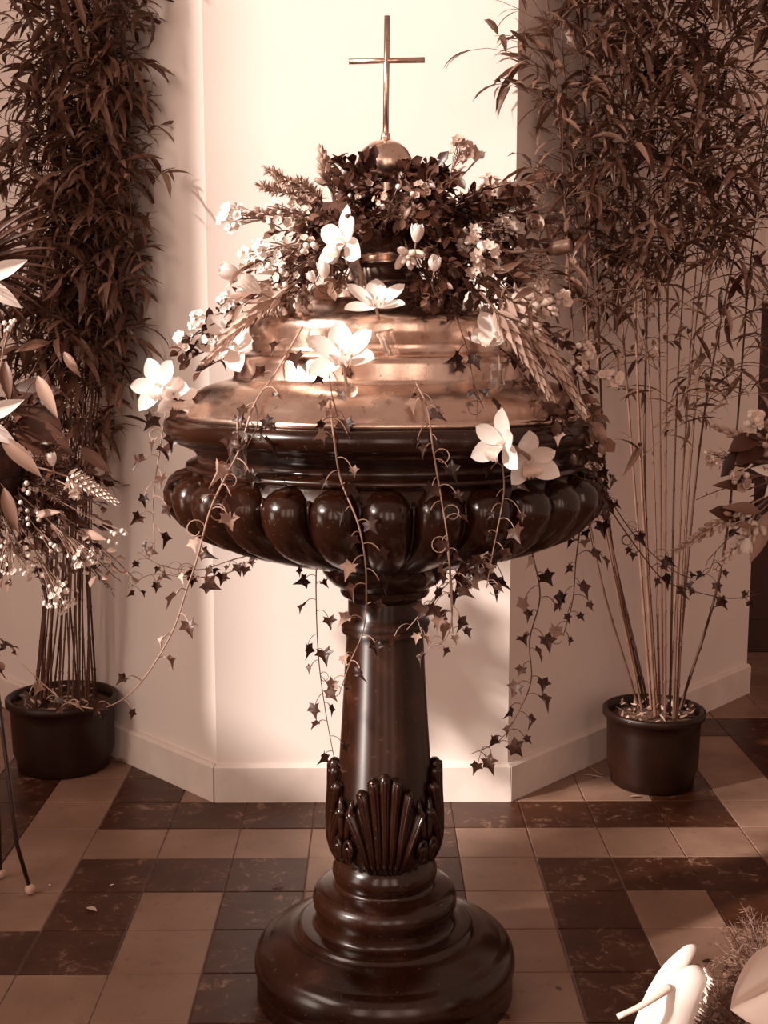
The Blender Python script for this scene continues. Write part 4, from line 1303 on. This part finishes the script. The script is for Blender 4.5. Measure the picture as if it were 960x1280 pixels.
# leaves of the bouquet
for (x, y, dy, ln, mt, tx, ty) in ((6, 452, -.08, .08, 'mid_leaf', 10, 492), (47, 470, -.08, .075, 'pale_leaf', 66, 512), (62, 428, .0, .07, 'mid_leaf', 26, 436), (2, 548, -.14, .09, 'pale_leaf', 42, 586),
                              (10, 490, -.02, .13, 'dark_leaf', 66, 540), (5, 500, .0, .12, 'dark_leaf', 60, 488), (15, 530, -.02, .12, 'dark_leaf', 76, 560), (80, 440, .06, .07, 'mid_leaf', 96, 465),
                              (5, 610, -.1, .08, 'mid_leaf', 18, 655), (100, 560, .04, .06, 'mid_leaf', 132, 585), (45, 645, -.05, .06, 'pale_leaf', 68, 640), (96, 665, -.02, .05, 'pale_leaf', 125, 672)):
    a = LBP(x, y, dy); e = LBP(tx, ty, dy - .02)
    root, path = stem_root('leaf_stalk', '%s lily leaf on a stalk in the bouquet on the black tripod stand' % {'pale_leaf': 'pale', 'mid_leaf': 'mid-toned', 'dark_leaf': 'broad dark'}[mt], 'leaf',
                           {'pale_leaf': 'pale lily leaves, tripod bouquet', 'mid_leaf': 'mid lily leaves, tripod bouquet', 'dark_leaf': 'dark lily leaves, tripod bouquet'}[mt], lb_base(a), a, .05, .0016, 'ivy_stem_dark')
    d = e - a
    sc_ = max(d.length, .4 * ln)
    link('leaf', leafset('lily' if mt != 'dark_leaf' else 'oval', mt), root, ymat(path[-1], d, (U(-.3, .3), -1, .5), sc_ * 1.25))
for i in range(46):
    c = LBP(U(-20, 100), U(470, 690), U(-.06, .12)) if i % 4 else LBP(U(60, 140), U(590, 710), U(-.06, .1))
    SL_c = leafy_sprig('dark filler sprig in the bouquet on the black tripod stand', lb_base(c), c, 12, .036, 'oval' if i % 2 else 'box', 'dark_leaf', 'dark filler sprigs, tripod bouquet', .05)
for i in range(26):
    c = LBP(U(-15, 150), U(620, 745), U(-.04, .10))
    leafy_sprig('ragged hanging sprig under the tripod bouquet', lb_base(c), c, 11, .03, 'lance' if i % 3 == 0 else 'oval', 'dark_leaf' if i % 2 else 'mid_leaf', 'ragged sprigs under the tripod bouquet', .05)
for i in range(8):
    c = LBP(U(0, 110), U(560, 690), U(-.08, .08))
    fern_tuft('fine dark fern spray in the bouquet on the black tripod stand', lb_base(c), c, .06, 'fern sprays, tripod bouquet', 'fern', 12)
tulip('small white tulip bud on a curved stalk beside the dense bamboo', LBP(66, 582, -.10), (-.1, -.1, 1), .032, None, LBP(66, 600, -.03))
flower_spike('pale tapering flower spike pointing from the tripod bouquet at the bowl', LBP(36, 582, -.10), LBP(145, 628, -.12), 90, .026, .012, BRACT_C, None, .42, 'flower_spike', sag=.12, open_n=0, taper=.6)
flower_cluster('two open white florets on the tapering spike of the tripod bouquet', LBP(70, 600, -.08), LBP(92, 612, -.11), .016, 4, .026, STAR_W, None, 1, 'blossom_sprig')
for (x, y, r, n, be) in ((22, 700, .055, 26, 14), (105, 695, .04, 18, 8), (74, 745, .042, 22, 10)):
    SL(x, y, -.06, flower_cluster, 'cluster of bright white waxflower buds low in the tripod bouquet', r, n, .014, BLOS_C, 'waxflower clusters, tripod bouquet', be + 8)
for (x, y, r) in ((30, 615, .03), (40, 645, .03), (10, 410, .022), (148, 670, .03), (60, 680, .03)):
    SL(x, y, -.04, flower_cluster, 'sprig of round pale berries in the tripod bouquet', r, 0, .018, None, 'pale berry sprigs, tripod bouquet', 8, 'berry_sprig', 'berries')
for (x, y) in ((150, 715), (135, 735), (165, 720), (120, 720)):
    SL(x, y, -.04, leafy_sprig, 'pale curly leaf sprig at the outer end of the tripod bouquet', 10, .028, 'box', 'pale_leaf', 'curly sprigs, tripod bouquet')
for (x, y) in ((20, 815), (3, 840), (6, 930)):
    c = W(x, y, yS + .02)
    leafy_sprig('small dark leaf tuft tied to the tripod stand', W(2, 790, yS + .02) + Vector((-.03, 0, 0)), c, 6, .022, 'box', 'dark_leaf' if y < 850 else 'pale_leaf', 'leaf tufts on the tripod stand', .1)

# right bouquet on a stand just outside the frame
YR = 2.95
tpR = W(1012, 660, YR); tpR = Vector((tpR.x, tpR.y, .97))
def rleg(a): return ((tpR.x + .12 * math.cos(a), tpR.y + .12 * math.sin(a), .16), (tpR.x + .17 * math.cos(a), tpR.y + .17 * math.sin(a), 0))
stand('black iron flower stand carrying the bouquet by the dark door', tpR, [rleg(0), rleg(1.45), rleg(-1.45)])
RB = Vector((tpR.x, tpR.y, 1.0))
fl = link('foam_ball', MB().ball((0, 0, .05), (.09, .09, .085), 18, 12).mesh('foam_ball', M['foam']), None, T(RB))
tag(fl, 'dark foam ball of the bouquet by the dark door', 'foam')
def RBP(px, py, dy): return W(px, py, YR + dy)
def rb_base(c):
    v = (Vector(c) - RB - Vector((0, 0, .05))); return RB + Vector((0, 0, .05)) + v.normalized() * .07
def SR(px, py, dy, fn, label, *a, **k):
    c = RBP(px, py, dy); return fn(label, rb_base(c), c, *a, **k)
GRB = 'bouquet by the dark door'
flower_spike('tan flower spike pointing level from the bouquet by the dark door', rb_base(RBP(940, 545, 0)), RBP(893, 533, -.02), 30, .03, .014, BUD_T, None, .2, sag=.02)
SR(945, 525, -.05, flower_cluster, 'white floret cluster on the level spike by the dark door', .03, 12, .024, BLOS_C, None, 5, 'starry_flower')
SR(893, 572, -.02, flower_cluster, 'round head of small pale buds at the bouquet edge by the bare canes', .026, 12, .014, BLOS_T, None, 10, 'berry_sprig')
SR(925, 600, -.05, flower_cluster, 'tan curled blossoms amid dark leaves by the dark door', .026, 9, .03, BLOS_T, None, 3, 'starry_flower')
flower_spike('knobbly dark bud spike pointing down at the bare canes', rb_base(RBP(905, 650, -.02)), RBP(845, 688, -.05), 44, .024, .018, BUD_T, None, .4, sag=.02, taper=.5)
flower_spike('pale flower spike pointing down below the lily bud', rb_base(RBP(940, 680, -.03)), RBP(893, 712, -.05), 30, .026, .014, BUD_C, None, .4, sag=.02, taper=.6)
tulip('pale lily bud hanging from the bouquet by the dark door', RBP(934, 672, -.06), (-.1, -.2, -1), .04, None, RBP(945, 640, -.04), None, 'lily_bud')
lily('white lily in the bouquet by the dark door', RBP(985, 590, -.10), (-.7, -.7, .1), .085, .5, .45)
for (x, y, tx, ty, mt, k, w) in ((940, 610, 897, 605, 'mid_leaf', 'lily', 1.1), (950, 640, 905, 632, 'mid_leaf', 'lily', 1.0), (955, 660, 920, 655, 'pale_leaf', 'lily', 1.0), (960, 640, 938, 705, 'pale_leaf', 'lily', 1.0),
                              (945, 560, 905, 590, 'dark_leaf', 'oval', 1.1), (950, 545, 915, 560, 'dark_leaf', 'oval', 1.1), (955, 560, 925, 575, 'dark_leaf', 'oval', 1.2), (940, 575, 922, 578, 'pale_leaf', 'oval', 1.1), (925, 650, 885, 635, 'dark_leaf', 'oval', .9), (955, 590, 928, 600, 'dark_leaf', 'oval', 1.2)):
    a = RBP(x, y, -.02); e = RBP(tx, ty, -.05)
    nm = {'pale_leaf': 'pale slender', 'mid_leaf': 'long grey-brown', 'dark_leaf': 'broad dark'}[mt]
    root, path = stem_root('leaf_stalk', '%s leaf in the bouquet by the dark door' % nm, 'leaf', nm + ' leaves, dark door bouquet', rb_base(a), a, .05, .0022)
    d = e - a
    link('leaf', leafset(k, mt), root, ymat(path[-1], d, (U(-.3, .3), -1, .6), d.length * w))
for i in range(14):
    c = RBP(U(905, 985), U(525, 690), U(-.04, .1))
    leafy_sprig('dark filler sprig in the bouquet by the dark door', rb_base(c), c, 9, .032, 'oval', 'dark_leaf' if i % 3 else 'mid_leaf', 'filler sprigs, dark door bouquet', .05)
for (x, y) in ((870, 625), (885, 700), (900, 705)):
    SR(x, y, -.02, leafy_sprig, 'wispy pale curled sprig below the bouquet by the dark door', 6, .02, 'lance', 'pale_leaf', 'wispy sprigs, dark door bouquet')

# ------------------------------------------------------------------ floor arrangement in the near corner
YF = 2.02
bowlc = W(985, 1420, 1.9); bowlc = Vector((bowlc.x, 1.9, 0))
fb = thing('flower_dish', 'low dark dish of the floor arrangement with the grassy fern', 'dish', T(bowlc))
part(fb, 'dish', MB().lathe([(.12, .09), (.115, .088), (.10, .02), (.085, 0), (0, 0)], 32), M['iron'])
part(fb, 'foam', MB().ball((0, 0, .11), (.10, .10, .07), 16, 10), M['foam'])
FB = bowlc + Vector((0, 0, .13))
def FP(px, py, dy): return W(px, py, YF + dy)
# the white flower: a long hooded petal, a rounded frilled one and a slim tube
c0 = FP(800, 1300, 0)
wf = thing('white_lily_bloom', 'white bloom with upright petal, frilled rounded petal and slim tube, near the font base', 'flower', T(c0))
def ribbon(path, widths, up, thick):
    """full petal: flattened tube along a path"""
    q = MB(); vs = []; n = 12; m = len(path)
    for i, p in enumerate(path):
        t = (path[min(i + 1, m - 1)] - path[max(0, i - 1)]).normalized()
        x = Vector(up).cross(t).normalized(); z = t.cross(x)
        for k in range(n):
            a = 2 * PI * k / n
            vs.append(p + x * math.cos(a) * widths[i] + z * math.sin(a) * widths[i] * thick)
    fs = [(i * n + k, i * n + (k + 1) % n, (i + 1) * n + (k + 1) % n, (i + 1) * n + k) for i in range(m - 1) for k in range(n)]
    fs += [tuple(range(n - 1, -1, -1)), tuple((m - 1) * n + k for k in range(n))]
    return q.add(vs, fs)
px2m = 2.2 / FPX
def lp(x, y, dy): return FP(x, y, dy) - c0
pa = smooth_path([lp(800, 1305, 0), lp(816, 1262, -.01), lp(836, 1222, -.02), lp(856, 1195, -.02), lp(870, 1182, -.01)], 4)
wd = [.030, .032, .034, .035, .036, .036, .036, .034, .033, .031, .028, .025, .022, .020, .017, .012, .004]
part(wf, 'upright_petal', ribbon(pa, [w * .62 for w in wd], (0, -1, .3), .45), M['white_petal'])
pbp = smooth_path([lp(830, 1310, -.03), lp(842, 1275, -.04), lp(855, 1240, -.05), lp(868, 1222, -.045), lp(873, 1208, -.03)], 4)
wd2 = [.034, .036, .037, .037, .037, .036, .036, .035, .034, .032, .030, .028, .026, .023, .019, .013, .004]
frill = part(wf, 'rounded_petal', ribbon(pbp, [w * .95 for w in wd2], (0, -1, .2), .55), M['white_petal'])
q = MB()
for i in range(90):
    t = U(.25, 1); p, d = along_path(pbp, t)
    w = wd2[min(16, int(t * 16))] * .95
    o = (Vector((1, 0, 0)) - d * d.x).normalized()
    s = p + o * w * U(.75, 1.0) + Vector((0, U(-.012, .008), 0))
    e = s + (o * U(.5, 1.2) + Vector((0, U(-.6, .3), -U(.2, .9)))).normalized() * U(.006, .012)
    q.tube([s, s.lerp(e, .5), e], [.0022, .0016, .0003], 4, False)
link('frill', q.mesh('frill', M['white_petal']), frill)
pt_ = [lp(838, 1234, -.06), lp(822, 1244, -.075), lp(800, 1258, -.09), lp(772, 1271, -.10)]
part(wf, 'tube', MB().tube(smooth_path(pt_, 4), [.0065, .0068, .007, .0068, .0066, .0062, .006, .0056, .0052, .0048, .0046, .0046, .0050], 9), M['cream_petal'])
part(wf, 'stem', MB().tube([lp(815, 1312, 0), lp(830, 1360, 0), FB - c0], [.012, .008, .006], 7), M['mid_leaf'])
# broad pale lily petal of a bloom that leaves the frame
big = thing('lily', 'large pale lily petal with a grooved midrib beside the grassy fern', 'lily', T(FP(985, 1262, -.25)))
oc = big.location.copy()
def big_petal(tip, width, rootp, upn):
    d = (tip - rootp); L = d.length
    q = petal(1, 1, .35, .30, .52, .9, 16, 18)
    for v in q.v: v.z -= .10 * math.exp(-(v.x / .06) ** 2) * math.sin(PI * min(1, max(0, v.y)))
    q.xf(ymat(rootp, d, upn, 1) @ Matrix.Diagonal((width, L, L, 1)))
    return q
part(big, 'petal', big_petal(FP(917, 1262, -.27), .125, FP(1010, 1212, -.20), (-.25, -1, .35)), M['cream_petal'], local=False)
part(big, 'petal', big_petal(FP(1000, 1160, -.22), .09, FP(1012, 1225, -.19), (-.2, -1, .2)), M['cream_petal'], local=False)
part(big, 'petal', big_petal(FP(1090, 1260, -.22), .09, FP(1014, 1225, -.19), (.2, -1, .2)), M['cream_petal'], local=False)
part(big, 'stem', MB().tube([FP(1010, 1218, -.19), FP(1000, 1330, -.12), FB], [.006, .005, .005], 7), M['mid_leaf'], local=False)
for i, (x, y, r) in enumerate(((935, 1185, .07), (900, 1230, .07), (890, 1265, .07), (950, 1160, .06), (915, 1285, .08), (945, 1230, .08), (870, 1290, .07))):
    c = FP(x, y + 20, .05 + .02 * (i % 3))
    fern_tuft('grassy feathery fern spray beside the white bloom with a slim tube', FB, c, r, 'grassy fern sprays, floor dish', 'fern', 46)

# ------------------------------------------------------------------ small things lying on the floor
def fallen(label, px, py, L, mat, kind='oval', rot=0.0, name='fallen_leaf', cat='leaf'):
    p = F(px, py)
    q = petal(L, L * .42, .35, .25, .5, 1.1, 6, 4)
    zmin = min(v.z for v in q.v)
    q.xf(T((0, -L * .5, -zmin + .0012)))
    o = link(name, q.mesh(name, M[mat]), None, T(p) @ Matrix.Rotation(rot, 4, 'Z'))
    return tag(o, label, cat)
fallen('pale dry bamboo leaf on the tiles by the dense bamboo pot', 155, 953, .085, 'tan_petal', rot=1.3)
fallen('pale fallen petal on the dark tile near the tripod foot', 114, 1138, .04, 'tan_petal', rot=.9, name='fallen_petal', cat='petal')
fallen('tiny white petal crumb on the pale tile by the tripod foot', 62, 1107, .014, 'white_petal', rot=.3, name='fallen_petal', cat='petal')
fallen('tiny white petal crumb on the dark tile beside a dark speck', 140, 1107, .012, 'white_petal', rot=2.0, name='fallen_petal', cat='petal')
fallen('small dark dry leaf on the dark tile beside the font base', 348, 1109, .035, 'dark_leaf', rot=1.9)
fallen('dark crumpled leaf bit on the pale tile behind the white bloom', 885, 1203, .03, 'dark_leaf', rot=1.5)
fallen('small dark leaf bit at the left foot of the font base', 326, 1274, .03, 'dark_leaf', rot=1.2)
fallen('small dark leaf bit at the right foot of the font base', 632, 1272, .03, 'dark_leaf', rot=.4)
fallen('small dark crumb on the pale tile right of the font base', 698, 1236, .018, 'dark_leaf', rot=.8)
fallen('short pale leaf scrap in front of the right bamboo pot', 794, 997, .035, 'tan_petal', rot=1.4)
for (x0, y0, x1, y1, lb) in ((731, 956, 752, 969, 'thin pale straw leaning towards the right bamboo pot'), (730, 968, 755, 972, 'thin pale straw lying flat by the right bamboo pot')):
    a = F(x0, y0, .003); e = F(x1, y1, .003)
    o = link('straw', MB().tube([Vector((0, 0, 0)), (e - a) * .5 + Vector((0, 0, .002)), e - a], [.0016, .0018, .0012], 5).mesh('straw', M['tan_petal']), None, T(a))
    tag(o, lb, 'straw')
